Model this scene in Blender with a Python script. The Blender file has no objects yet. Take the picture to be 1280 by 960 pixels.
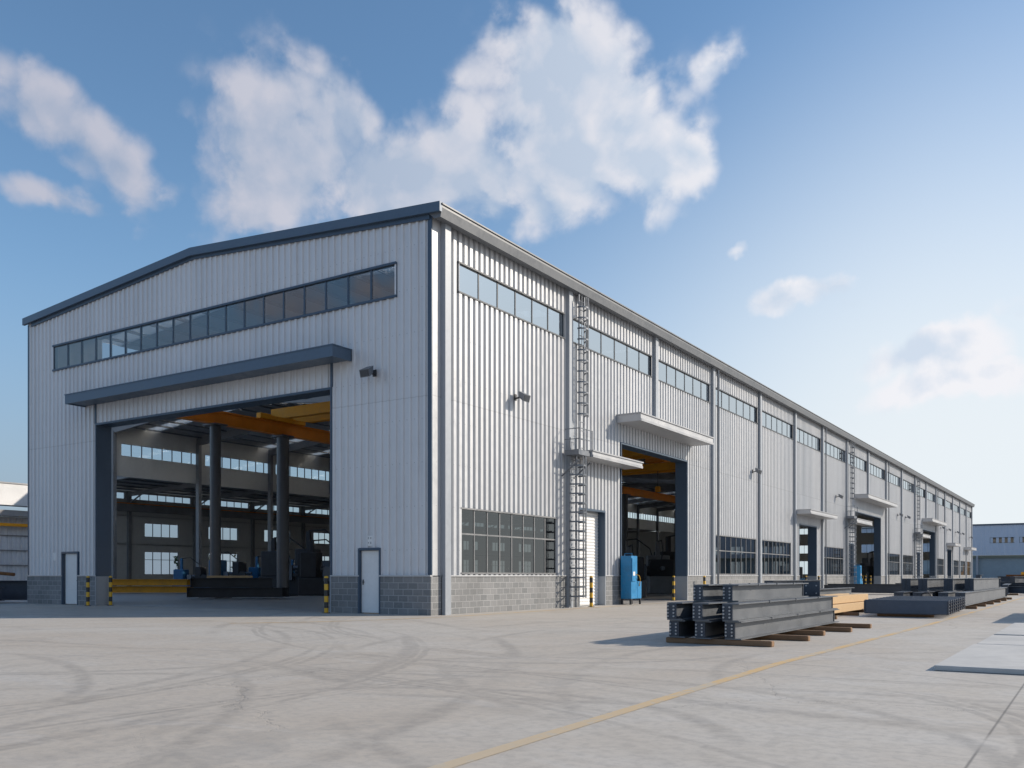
import bpy, math, random
from mathutils import Vector, Matrix
random.seed(7)
R = math.radians
scn = bpy.context.scene
col = scn.collection

# ------------------------------------------------------------------ camera
CAM = (17.553, -22.887, 1.25); YAW = 32.949
cd = bpy.data.cameras.new("camera"); cam = bpy.data.objects.new("camera", cd); col.objects.link(cam)
cam.location = CAM; cam.rotation_euler = (R(90), 0, R(YAW))
cd.sensor_width = 36; cd.lens = 1134 / 1280 * 36; cd.shift_y = 239.5 / 1280
cd.clip_start = 0.1; cd.clip_end = 5000
scn.camera = cam

# ------------------------------------------------------------------ sun, sky
SUN_AZ = math.atan2(1.0, 0.88)          # clockwise from +Y
SUN_EL = R(27.5)
sd = bpy.data.lights.new("sun", 'SUN'); sun = bpy.data.objects.new("sun", sd); col.objects.link(sun)
sd.energy = 4.1; sd.angle = R(0.6); sd.color = (1.0, 0.88, 0.73)
sv = Vector((math.sin(SUN_AZ) * math.cos(SUN_EL), math.cos(SUN_AZ) * math.cos(SUN_EL), math.sin(SUN_EL)))
sun.rotation_euler = sv.to_track_quat('Z', 'Y').to_euler(); sun.location = (60, 50, 60)
scn.view_settings.view_transform = 'Standard'; scn.view_settings.look = 'None'
scn.view_settings.exposure = 0.3; scn.view_settings.gamma = 1
scn.view_settings.use_curve_mapping = False
scn.cycles.max_bounces = 8; scn.cycles.transparent_max_bounces = 16

class NT:
    """small helper for node trees"""
    def __init__(s, tree): s.t = tree; s.n = tree.nodes; s.l = tree.links
    def new(s, typ, **kw):
        n = s.n.new(typ)
        for k, v in kw.items(): setattr(n, k, v)
        return n
    def put(s, sock, v):
        if hasattr(v, 'is_output') or isinstance(v, bpy.types.NodeSocket): s.l.new(v, sock)
        else: sock.default_value = v
    def m(s, op, a, b=0.0, c=0.0, clamp=False):
        n = s.new('ShaderNodeMath', operation=op, use_clamp=clamp)
        s.put(n.inputs[0], a); s.put(n.inputs[1], b); s.put(n.inputs[2], c)
        return n.outputs[0]
    def vm(s, op, a, b=None, out=0):
        n = s.new('ShaderNodeVectorMath', operation=op); s.put(n.inputs[0], a)
        if b is not None: s.put(n.inputs[1], b)
        return n.outputs[out]
    def dot(s, a, b): return s.vm('DOT_PRODUCT', a, b, 1)
    def comb(s, x, y, z):
        n = s.new('ShaderNodeCombineXYZ'); s.put(n.inputs[0], x); s.put(n.inputs[1], y); s.put(n.inputs[2], z); return n.outputs[0]
    def sep(s, v):
        n = s.new('ShaderNodeSeparateXYZ'); s.put(n.inputs[0], v); return n.outputs
    def noise(s, v, scale, detail=5, rough=0.55, dist=0.0):
        n = s.new('ShaderNodeTexNoise'); s.put(n.inputs['Vector'], v); n.inputs['Scale'].default_value = scale
        n.inputs['Detail'].default_value = detail; n.inputs['Roughness'].default_value = rough
        n.inputs['Distortion'].default_value = dist
        return n.outputs[0]
    def ss(s, v, a, b, lo=0.0, hi=1.0):
        n = s.new('ShaderNodeMapRange', interpolation_type='SMOOTHSTEP'); s.put(n.inputs[0], v)
        n.inputs[1].default_value = a; n.inputs[2].default_value = b
        n.inputs[3].default_value = lo; n.inputs[4].default_value = hi
        return n.outputs[0]
    def mix(s, f, a, b, mode='MIX'):
        n = s.new('ShaderNodeMix', data_type='RGBA', blend_type=mode)
        s.put(n.inputs[0], f); s.put(n.inputs[6], a); s.put(n.inputs[7], b)
        return n.outputs[2]

def rgb(*c): return (c[0], c[1], c[2], 1.0)

w = bpy.data.worlds.new("World"); scn.world = w; w.use_nodes = True
T = NT(w.node_tree); T.n.clear()
sky = T.new('ShaderNodeTexSky', sky_type='NISHITA'); sky.sun_disc = False
sky.sun_elevation = SUN_EL; sky.sun_rotation = SUN_AZ
sky.altitude = 50; sky.air_density = 1.0; sky.dust_density = 0.45; sky.ozone_density = 2.6
n = T.new('ShaderNodeTexCoord').outputs['Generated']
n = T.vm('NORMALIZE', n)
sx, sy_, sz = T.sep(n)
yr = R(YAW)
fw = (-math.sin(yr), math.cos(yr), 0); rt = (math.cos(yr), math.sin(yr), 0)
az = T.m('ARCTAN2', T.dot(n, rt), T.dot(n, fw))
el = T.m('ARCSINE', sz)
def azel(px, py):
    u = (px - 640) / 1134; return math.atan(u), math.atan((719.5 - py) / 1134 / math.hypot(1, u))
warp = T.noise(n, 7.0, 5, 0.6)
warp2 = T.noise(T.vm('ADD', n, (3.1, 1.7, 5.2)), 7.0, 5, 0.6)
azw = T.m('ADD', az, T.m('MULTIPLY', T.m('SUBTRACT', warp, 0.5), 0.10))
elw = T.m('ADD', el, T.m('MULTIPLY', T.m('SUBTRACT', warp2, 0.5), 0.09))
ELL = [  # centre px, radii px, tilt (deg), strength
    (345, 185, 98, 94, 0, .95), (400, 130, 62, 55, 10, .9), (470, 215, 120, 60, -6, 1.0), (560, 205, 85, 65, 0, .95), (335, 245, 70, 45, 0, .8),
    (690, 95, 95, 70, 0, 1.0), (770, 165, 95, 75, -25, 1.0), (690, 210, 85, 75, 0, 1.0), (840, 180, 58, 36, -20, .9), (740, 65, 70, 45, 0, .85),
    (640, 165, 60, 50, 0, .8), (655, 265, 70, 34, 0, .8), (640, 60, 45, 40, 0, .7),
    (885, 72, 40, 22, 40, .62), (60, 130, 90, 52, -30, .72), (125, 190, 80, 52, -35, .82), (30, 235, 80, 28, -8, .72), (85, 252, 50, 20, -10, .7),
    (10, 110, 50, 50, 0, .6),
    (925, 297, 20, 10, 10, .62), (965, 362, 62, 24, 0, 1.0), (1020, 345, 44, 18, 0, .85), (1050, 362, 36, 14, 0, .75),
    (1140, 422, 110, 26, 4, .95), (1185, 398, 60, 20, 0, .8), (1200, 455, 120, 22, 4, .85), (1290, 355, 40, 22, 0, .6),
    (330, 100, 50, 16, 10, .42), (600, 40, 30, 16, 30, .5)]
dens = None
for (px, py, rx, ry, tl, st) in ELL:
    a0, e0 = azel(px + 8, py + 12)
    k = 1134 * math.hypot(1, (px - 640) / 1134)
    rx2, ry2 = rx / k * 1.0, ry / k
    da = T.m('SUBTRACT', azw, a0); de = T.m('SUBTRACT', elw, e0)
    c, s = math.cos(R(tl)), math.sin(R(tl))
    p = T.m('DIVIDE', T.m('ADD', T.m('MULTIPLY', da, c), T.m('MULTIPLY', de, s)), rx2)
    q = T.m('DIVIDE', T.m('SUBTRACT', T.m('MULTIPLY', de, c), T.m('MULTIPLY', da, s)), ry2)
    d2 = T.m('ADD', T.m('MULTIPLY', p, p), T.m('MULTIPLY', q, q))
    g = T.m('MULTIPLY', T.m('EXPONENT', T.m('MULTIPLY', d2, -0.9)), st)
    dens = g if dens is None else T.m('ADD', T.m('MAXIMUM', dens, g), T.m('MULTIPLY', T.m('MINIMUM', dens, g), 0.25))
# clouds over the rest of the sky, behind and above the view
back = T.ss(T.m('ABSOLUTE', az), 0.75, 1.2)
band = T.noise(T.vm('MULTIPLY', n, (1.0, 1.0, 2.2)), 2.2, 3, 0.5)
backd = T.m('MULTIPLY', back, T.ss(band, 0.46, 0.72, 0, 0.8))
dens = T.m('MAXIMUM', dens, backd)
def billow(v):
    a = T.noise(v, 9.0, 8, 0.56, 0.15)
    vo = T.new('ShaderNodeTexVoronoi', feature='F1'); T.put(vo.inputs['Vector'], T.vm('ADD', v, T.vm('MULTIPLY', T.comb(a, a, a), (.06, .06, .06)))); vo.inputs['Scale'].default_value = 22.0
    vo.inputs['Detail'].default_value = 1.0; vo.inputs['Roughness'].default_value = 0.5
    return T.m('ADD', a, T.m('MULTIPLY', T.m('SUBTRACT', 0.42, vo.outputs[0]), 0.20))
fb = billow(n)
fb2 = billow(T.vm('ADD', n, (0.014, 0.012, 0.018)))
cover = T.ss(T.m('ADD', dens, T.m('MULTIPLY', T.m('SUBTRACT', fb, 0.5), 1.9)), 0.17, 0.74)
cover = T.m('MULTIPLY', cover, T.ss(dens, 0.06, 0.3))
cover = T.m('MULTIPLY', cover, T.ss(el, 0.01, 0.2, 0.35, 0.95))
lit = T.m('ADD', T.m('MULTIPLY', T.m('SUBTRACT', fb, fb2), 3.6), T.ss(T.m('ADD', dens, T.m('MULTIPLY', T.m('SUBTRACT', warp2, .5), 1.0)), 0.45, 1.15, 0.85, 0.25), clamp=True)
toward = T.ss(az, -0.5, 0.45)
cl_dark = T.mix(toward, rgb(2.5, 3.05, 4.1), rgb(4.7, 5.35, 6.25))
cl_lit = T.mix(toward, rgb(3.9, 4.0, 4.7), rgb(6.6, 6.6, 6.9))
cloudc = T.mix(lit, cl_dark, cl_lit)
# pale haze low in the air, brighter toward the sun side
hz = T.m('MULTIPLY', T.m('POWER', T.ss(T.m('SUBTRACT', el, T.ss(az, -0.1, 0.5, 0, .16)), -0.04, 0.50, 1.0, 0.0), 1.1), T.ss(az, -0.55, 0.42, 0.15, 0.97))
hzc = T.mix(toward, rgb(2.3, 2.9, 4.0), rgb(6.1, 6.5, 6.8))
hs = T.new('ShaderNodeHueSaturation'); hs.inputs['Saturation'].default_value = 1.04; hs.inputs['Value'].default_value = 1.13; T.l.new(sky.outputs[0], hs.inputs['Color'])
skyc = T.mix(1.0, hs.outputs[0], rgb(0.99, 1.07, 1.05), 'MULTIPLY')
skyc = T.mix(T.m('MULTIPLY', T.ss(el, 0.0, 0.34, 0.85, 0), T.ss(az, -0.4, 0.15, 1, 0)), skyc, rgb(2.0, 2.45, 3.3))
skyc = T.mix(hz, skyc, hzc)
final = T.mix(cover, skyc, cloudc)
bg = T.new('ShaderNodeBackground'); T.l.new(final, bg.inputs[0]); bg.inputs[1].default_value = 0.11
wo = T.new('ShaderNodeOutputWorld'); T.l.new(bg.outputs[0], wo.inputs[0])

# ------------------------------------------------------------------ materials
def sheet_tone(m, width=0.915, amp=0.035, laps=(6.9,)):
    t = NT(m.node_tree); b = m.node_tree.nodes['Principled BSDF']
    src = b.inputs['Base Color'].links[0].from_socket
    pos = t.new('ShaderNodeNewGeometry').outputs['Position']; x, y, z = t.sep(pos)
    wn = t.new('ShaderNodeTexWhiteNoise', noise_dimensions='2D')
    t.l.new(t.comb(t.m('FLOOR', t.m('DIVIDE', t.m('ADD', x, y), width)), t.m('FLOOR', t.m('DIVIDE', z, 6.9)), 0), wn.inputs['Vector'])
    v = t.m('ADD', 1.0 - amp, t.m('MULTIPLY', wn.outputs[0], amp * 2))
    for l in laps: v = t.m('MULTIPLY', v, t.ss(t.m('ABSOLUTE', t.m('SUBTRACT', z, l)), 0.0, .035, .82, 1))
    # rows of fixing screws
    sc = t.m('ABSOLUTE', t.m('SUBTRACT', t.m('FRACT', t.m('DIVIDE', z, 1.38)), .5)); sa = t.m('ABSOLUTE', t.m('SUBTRACT', t.m('FRACT', t.m('DIVIDE', t.m('ADD', x, y), .305)), .33))
    dot_ = t.m('MULTIPLY', t.m('LESS_THAN', sc, .011), t.m('LESS_THAN', sa, .05)); v = t.m('MULTIPLY', v, t.m('SUBTRACT', 1.0, t.m('MULTIPLY', dot_, .35)))
    # faint run-off streaks
    st = t.noise(t.vm('MULTIPLY', pos, (2.2, 2.2, .09)), 1.6, 5, .6); v = t.m('MULTIPLY', v, t.ss(st, .5, .75, 1, .88))
    t.l.new(t.mix(1.0, src, t.comb(v, v, v), 'MULTIPLY'), b.inputs['Base Color'])
def newmat(name):
    m = bpy.data.materials.new(name); m.use_nodes = True
    t = NT(m.node_tree); b = m.node_tree.nodes['Principled BSDF']
    pos = t.new('ShaderNodeNewGeometry').outputs['Position']
    return m, t, b, pos
def bump(t, b, h, strength=0.3, dist=0.01):
    n = t.new('ShaderNodeBump'); n.inputs['Strength'].default_value = strength; n.inputs['Distance'].default_value = dist
    t.l.new(h, n.inputs['Height']); t.l.new(n.outputs[0], b.inputs['Normal'])
def paint(name, c, rough=0.5, metal=0.0, var=0.12, scale=1.2, dirt=0.0, streak=False, fine=0.0):
    m, t, b, pos = newmat(name)
    v = t.vm('MULTIPLY', pos, (1, 1, 0.15)) if streak else pos
    n1 = t.noise(v, scale, 6, 0.6); n2 = t.noise(pos, scale * 9, 4, 0.6)
    f = t.m('ADD', t.m('MULTIPLY', n1, 0.65), t.m('MULTIPLY', n2, 0.35))
    lo = rgb(*[x * (1 - var) for x in c]); hi = rgb(*[min(1, x * (1 + var)) for x in c])
    cc = t.mix(t.ss(f, 0.3, 0.7), lo, hi)
    if dirt: cc = t.mix(t.m('MULTIPLY', t.ss(n1, 0.55, 0.75), dirt), cc, rgb(0.13, 0.11, 0.09))
    t.l.new(cc, b.inputs['Base Color'])
    b.inputs['Metallic'].default_value = metal
    t.l.new(t.ss(f, 0.3, 0.7, max(0.05, rough - 0.1), min(1, rough + 0.12)), b.inputs['Roughness'])
    if fine: bump(t, b, n2, fine, 0.004)
    return m
M = {}
M['clad_side'] = paint('grey_profiled_sheet', (0.46, 0.475, 0.50), 0.42, 0.25, 0.06, 0.35, 0.04, True)
M['clad_gable'] = paint('grey_panel_sheet', (0.60, 0.615, 0.645), 0.42, 0.1, 0.05, 0.3, 0.04, True)
M['clad_in'] = paint('grey_lining_sheet', (0.54, 0.53, 0.50), 0.6, 0.0, 0.08, 0.4, 0.1, True)
sheet_tone(M['clad_side']); sheet_tone(M['clad_gable'], 1.08, .03)
M['trim'] = paint('grey_flashing', (0.36, 0.37, 0.39), 0.4, 0.3, 0.08, 1.0)
M['gutter'] = paint('grey_gutter', (0.13, 0.14, 0.155), 0.45, 0.2, 0.1, 1.0)
M['canopy'] = paint('pale_canopy_metal', (0.45, 0.46, 0.48), 0.4, 0.2, 0.06, 1.0)
M['navy'] = paint('slate_blue_paint', (0.045, 0.075, 0.12), 0.4, 0.1, 0.1, 1.0)
M['navy_light'] = paint('slate_blue_fascia_paint', (0.07, 0.11, 0.165), 0.4, 0.1, 0.12, 1.0)
M['frame'] = paint('dark_window_frame', (0.05, 0.058, 0.07), 0.4, 0.2, 0.1, 1.0)
M['frame_pale'] = paint('grey_window_frame', (0.2, 0.205, 0.215), 0.4, 0.3, 0.1, 1.0)
M['colm'] = paint('grey_blue_steel_column', (0.30, 0.33, 0.37), 0.45, 0.1, 0.08, 0.6, 0.05, True)
M['white'] = paint('white_door_paint', (0.70, 0.71, 0.72), 0.4, 0.0, 0.06, 1.0)
M['roofm'] = paint('roof_sheet', (0.4, 0.41, 0.43), 0.4, 0.4, 0.08, 0.5)
M['dkcol'] = paint('dark_grey_steel', (0.09, 0.095, 0.105), 0.38, 0.1, 0.08, 0.8)
M['insteel'] = paint('grey_structural_steel', (0.21, 0.21, 0.215), 0.55, 0.1, 0.2, 0.8)
M['crane'] = paint('crane_yellow', (0.78, 0.33, 0.008), 0.6, 0.0, 0.12, 0.8, 0.1)
M['crane_or'] = paint('crane_orange', (0.72, 0.24, 0.015), 0.5, 0.0, 0.12, 0.8, 0.1)
M['beam'] = paint('grey_primed_steel', (0.125, 0.137, 0.155), 0.42, 0.25, 0.12, 1.3, 0.15, False, 0.15)
M['beam_dark'] = paint('dark_primed_steel', (0.055, 0.065, 0.085), 0.45, 0.2, 0.25, 1.5, 0.2, False, 0.15)
M['beam_blue'] = paint('blue_grey_primed_steel', (0.07, 0.09, 0.125), 0.45, 0.2, 0.15, 1.5, 0.15)
M['bolt'] = paint('galvanised_bolt', (0.45, 0.45, 0.46), 0.4, 0.6, 0.1, 3)
M['blue'] = paint('bright_blue_paint', (0.008, 0.19, 0.42), 0.4, 0.0, 0.2, 2.5, 0.35)
M['blue_dk'] = paint('workshop_blue_paint', (0.02, 0.13, 0.28), 0.45, 0.0, 0.15, 2, 0.2)
M['galv'] = paint('galvanised_steel', (0.15, 0.165, 0.19), 0.4, 0.5, 0.12, 3)
M['black'] = paint('black_iron', (0.04, 0.042, 0.048), 0.6, 0.2, 0.3, 2)
M['rust'] = paint('rusty_steel', (0.2, 0.085, 0.03), 0.8, 0.1, 0.35, 3, 0.3, False, 0.3)
M['ochre'] = paint('ochre_painted_steel', (0.55, 0.27, 0.015), 0.6, 0.1, 0.25, 1.5, 0.3)
M['skyl'] = newmat('translucent_roof_sheet')[0]
_b = M['skyl'].node_tree.nodes['Principled BSDF']; _b.inputs['Base Color'].default_value = rgb(.85, .88, .9); _b.inputs['Transmission Weight'].default_value = 0.75; _b.inputs['Roughness'].default_value = 0.6

def wood(name, c):
    m, t, b, pos = newmat(name)
    g = t.noise(t.vm('MULTIPLY', pos, (3, 3, 30)), 2.5, 6, 0.6, 0.6)
    cc = t.mix(g, rgb(*[x * 0.6 for x in c]), rgb(*[x * 1.2 for x in c]))
    t.l.new(cc, b.inputs['Base Color']); b.inputs['Roughness'].default_value = 0.8
    bump(t, b, g, 0.3, 0.006); return m
M['wood_dk'] = wood('weathered_brown_timber', (0.24, 0.14, 0.075))
M['wood'] = wood('fresh_pale_timber', (0.55, 0.38, 0.21))

def glass(name, tint, ior, trans=(0.5, 0.55, 0.6), base=0.0):
    m = bpy.data.materials.new(name); m.use_nodes = True; t = NT(m.node_tree); t.n.clear()
    tr = t.new('ShaderNodeBsdfTransparent'); tr.inputs[0].default_value = rgb(*trans)
    gl = t.new('ShaderNodeBsdfGlossy'); gl.inputs[0].default_value = rgb(*tint); gl.inputs['Roughness'].default_value = 0.02
    geo = t.new('ShaderNodeNewGeometry'); pos = geo.outputs['Position']
    fac = t.m('ABSOLUTE', t.dot(geo.outputs['Normal'], geo.outputs['Incoming']))
    sch = t.m('POWER', t.m('SUBTRACT', 1.0, fac, clamp=True), 5.0)
    bn = t.new('ShaderNodeBump'); bn.inputs['Strength'].default_value = 0.07; bn.inputs['Distance'].default_value = 0.01
    t.l.new(t.noise(pos, 0.9, 2, 0.5), bn.inputs['Height']); t.l.new(bn.outputs[0], gl.inputs['Normal'])
    mx = t.new('ShaderNodeMixShader'); t.l.new(t.m('ADD', t.m('MULTIPLY', sch, 1.0 - base), base), mx.inputs[0]); t.l.new(tr.outputs[0], mx.inputs[1]); t.l.new(gl.outputs[0], mx.inputs[2])
    o = t.new('ShaderNodeOutputMaterial'); t.l.new(mx.outputs[0], o.inputs[0]); return m
M['glass'] = glass('window_glass', (0.84, 0.88, 0.9), 2.2, (0.35, 0.38, 0.4), 0.66)
M['glass_gable'] = glass('gable_window_glass', (0.9, 0.9, 0.9), 2.2, (0.5, 0.5, 0.5), 0.15)
M['glass_clear'] = glass('clear_window_glass', (0.9, 0.94, 1.0), 1.5, (0.78, 0.84, 0.86), 0.06)
M['glass_low'] = glass('tinted_window_glass', (0.78, 0.8, 0.8), 1.75, (0.2, 0.2, 0.197), 0.14)

def block_mat():
    m, t, b, pos = newmat('grey_concrete_block')
    x, y, z = t.sep(pos)
    uv = t.comb(t.m('ADD', x, y), z, 0)
    br = t.new('ShaderNodeTexBrick'); t.l.new(uv, br.inputs['Vector']); br.inputs['Scale'].default_value = 1
    br.inputs['Brick Width'].default_value = 0.4; br.inputs['Row Height'].default_value = 0.204
    br.inputs['Mortar Size'].default_value = 0.014; br.inputs['Mortar Smooth'].default_value = 0.4; br.inputs['Bias'].default_value = 0.0
    br.inputs['Color1'].default_value = rgb(.15, .16, .17); br.inputs['Color2'].default_value = rgb(.225, .23, .24); br.inputs['Mortar'].default_value = rgb(.40, .41, .42)
    nn = t.noise(pos, 14, 5, 0.65)
    big = t.noise(pos, 0.8, 4, 0.6)
    c = t.mix(t.m('MULTIPLY', t.ss(nn, .3, .75), .3), br.outputs[0], rgb(.30, .30, .30))
    c = t.mix(t.ss(big, .35, .75, 0, .3), c, rgb(.12, .12, .12))
    t.l.new(c, b.inputs['Base Color']); b.inputs['Roughness'].default_value = 0.9
    h = t.m('ADD', t.m('MULTIPLY', br.outputs['Fac'], -0.7), t.m('MULTIPLY', nn, 0.5))
    bump(t, b, h, 0.8, 0.02); return m
M['block'] = block_mat()

def stripe_mat():
    m, t, b, pos = newmat('yellow_black_stripes')
    z = t.sep(pos)[2]
    f = t.m('GREATER_THAN', t.m('FRACT', t.m('DIVIDE', t.m('ADD', z, 0.03), 0.4)), 0.5)
    wear = t.ss(t.noise(pos, 18, 5, 0.7), 0.6, 0.68)
    c = t.mix(f, rgb(.62, .36, .02), rgb(.02, .02, .022))
    c = t.mix(t.m('MULTIPLY', wear, .5), c, rgb(.25, .2, .14))
    t.l.new(c, b.inputs['Base Color']); b.inputs['Roughness'].default_value = 0.5; return m
M['stripe'] = stripe_mat()

def concrete():
    m, t, b, pos = newmat('worn_yard_concrete')
    x, y, z = t.sep(pos)
    p2 = t.comb(x, y, 0)
    big = t.noise(p2, 0.10, 5, 0.6, 1.2)
    med = t.noise(p2, 0.55, 6, 0.62, 1.6)
    fine = t.noise(p2, 9.0, 6, 0.7)
    wv = t.vm('ADD', p2, t.comb(t.m('MULTIPLY', med, 1.6), t.m('MULTIPLY', big, 3.0), 0))
    swirl = t.noise(t.vm('MULTIPLY', wv, (1.0, .28, 1)), 0.9, 6, 0.65, 2.2)   # long trowel and sweeping streaks
    swirl2 = t.noise(t.vm('MULTIPLY', wv, (.3, 1.1, 1)), 0.8, 6, 0.65, 2.0)
    c = t.mix(t.ss(big, .32, .68), rgb(.445, .395, .335), rgb(.48, .455, .415))
    c = t.mix(t.ss(med, .35, .7, 0, .3), c, rgb(.37, .345, .31))
    c = t.mix(t.ss(swirl, .50, .70, 0, .34), c, rgb(.25, .235, .215))
    c = t.mix(t.ss(swirl2, .50, .70, 0, .38), c, rgb(.50, .49, .47))
    c = t.mix(t.ss(fine, .40, .70, 0, .45), c, rgb(.27, .26, .245))
    # tyre tracks sweeping in curves
    arcs = [(-4, -20, 13.2, .16), (-6.5, -22, 15.8, .13), (21, -4, 14.2, .14), (14, 6, 17.5, .16), (2, -25, 10.0, .15), (9, -8.5, 3.8, .15), (13.5, -15.5, 3.6, .15), (12.6, -17.5, 2.9, .14),
            (3, -13, 4.6, .16), (26, -18, 15.5, .12), (20, 12, 27, .2), (17, -30, 15.5, .15), (8, -28, 13.5, .14), (-10, -24, 22, .18), (22, -9, 9.0, .13)]
    tr = None
    for i, (cx, cy, r, wd) in enumerate(arcs):
        d = t.m('SUBTRACT', t.vm('DISTANCE', p2, (cx, cy, 0), 1), r)
        d = t.m('ADD', d, t.m('MULTIPLY', t.m('SUBTRACT', med, .5), .22))
        for off in ((0, 1.75) if i % 3 else (0, .16, .32, 1.75, 1.91)):
            a = t.m('ABSOLUTE', t.m('SUBTRACT', d, off))
            band = t.ss(a, wd * 0.2, wd * (1.15 if i % 3 else .5), 1, 0)
            gate = t.ss(t.noise(t.vm('ADD', p2, (i * 31.7, off * 17 + i * 5.1, 0)), 0.17, 2, 0.5), .42, .60)
            s_ = t.m('MULTIPLY', band, gate)
            tr = s_ if tr is None else t.m('MAXIMUM', tr, s_)
    tread = t.ss(t.noise(t.vm('MULTIPLY', p2, (1, 1, 1)), 5, 4, .7), .3, .65, .3, 1)
    c = t.mix(t.m('MULTIPLY', t.m('MULTIPLY', tr, tread), .42), c, rgb(.17, .16, .15))
    # cracks
    cw = t.vm('ADD', p2, t.comb(t.m('MULTIPLY', med, 1.3), t.m('MULTIPLY', t.noise(t.vm('ADD', p2, (9, 9, 0)), .9, 6, .7), 1.6), 0))
    vo = t.new('ShaderNodeTexVoronoi', feature='DISTANCE_TO_EDGE'); t.l.new(cw, vo.inputs['Vector']); vo.inputs['Scale'].default_value = 0.16
    ck = t.m('MULTIPLY', t.ss(vo.outputs[0], 0.0, 0.003, 1, 0), t.ss(t.noise(p2, .25, 2, .5), .42, .52))
    c = t.mix(t.m('MULTIPLY', ck, .28), c, rgb(.12, .11, .10))
    # sawn joints
    def joint(v, off, per, wd):
        f = t.m('ABSOLUTE', t.m('SUBTRACT', t.m('FRACT', t.m('DIVIDE', t.m('ADD', v, off), per)), 0.5))
        return t.ss(f, 0.0, wd / per, 1, 0)
    j = t.m('MAXIMUM', joint(x, 3.0 - 16.82 + 60, 6.0, .018), t.m('MULTIPLY', joint(y, 1.0 + 60, 6.0, .014), .35))
    jn = t.ss(t.noise(p2, .8, 3, .6), .35, .55, .25, 1)
    onlyr = t.ss(x, 15.5, 16.2, .35, 1)
    c = t.mix(t.m('MULTIPLY', t.m('MULTIPLY', j, jn), t.m('MULTIPLY', onlyr, .75)), c, rgb(.1, .095, .09))
    # a few oily stains
    st = t.ss(t.noise(t.vm('ADD', p2, (50, 20, 0)), .6, 3, .5, .6), .68, .76, 0, .35)
    c = t.mix(st, c, rgb(.16, .15, .14))
    t.l.new(c, b.inputs['Base Color'])
    t.l.new(t.ss(med, .3, .7, .62, .85), b.inputs['Roughness'])
    bump(t, b, t.m('ADD', fine, t.m('MULTIPLY', ck, -2.0)), 0.22, 0.01)
    return m
M['concrete'] = concrete()
def line_mat():
    m, t, b, pos = newmat('worn_yellow_line_paint')
    wr = t.noise(pos, 6, 6, .7); big = t.noise(pos, .5, 3, .5)
    f = t.m('MAXIMUM', t.ss(t.m('ADD', wr, t.m('MULTIPLY', t.m('SUBTRACT', big, .5), .9)), .42, .62), t.ss(t.sep(pos)[1], -18.5, -11, .75, .1))
    t.l.new(t.mix(f, rgb(.58, .39, .17), rgb(.45, .40, .32)), b.inputs['Base Color']); b.inputs['Roughness'].default_value = .7
    return m
M['line'] = line_mat()
M['floor'] = paint('smooth_workshop_floor', (0.38, 0.37, 0.355), 0.4, 0, 0.15, 0.3, 0.3)
M['plate'] = paint('pale_steel_plate', (0.46, 0.46, 0.45), 0.75, 0.0, 0.14, 0.5, 0.2)
M['bark'] = paint('bark', (0.09, 0.07, 0.05), 0.9, 0, 0.3, 3)
def leafm():
    m, t, b, pos = newmat('leaf_green')
    f = t.noise(pos, 1.5, 3, .6)
    t.l.new(t.mix(f, rgb(.035, .07, .015), rgb(.11, .15, .04)), b.inputs['Base Color']); b.inputs['Roughness'].default_value = .7; return m
M['leaf'] = leafm()

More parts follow.
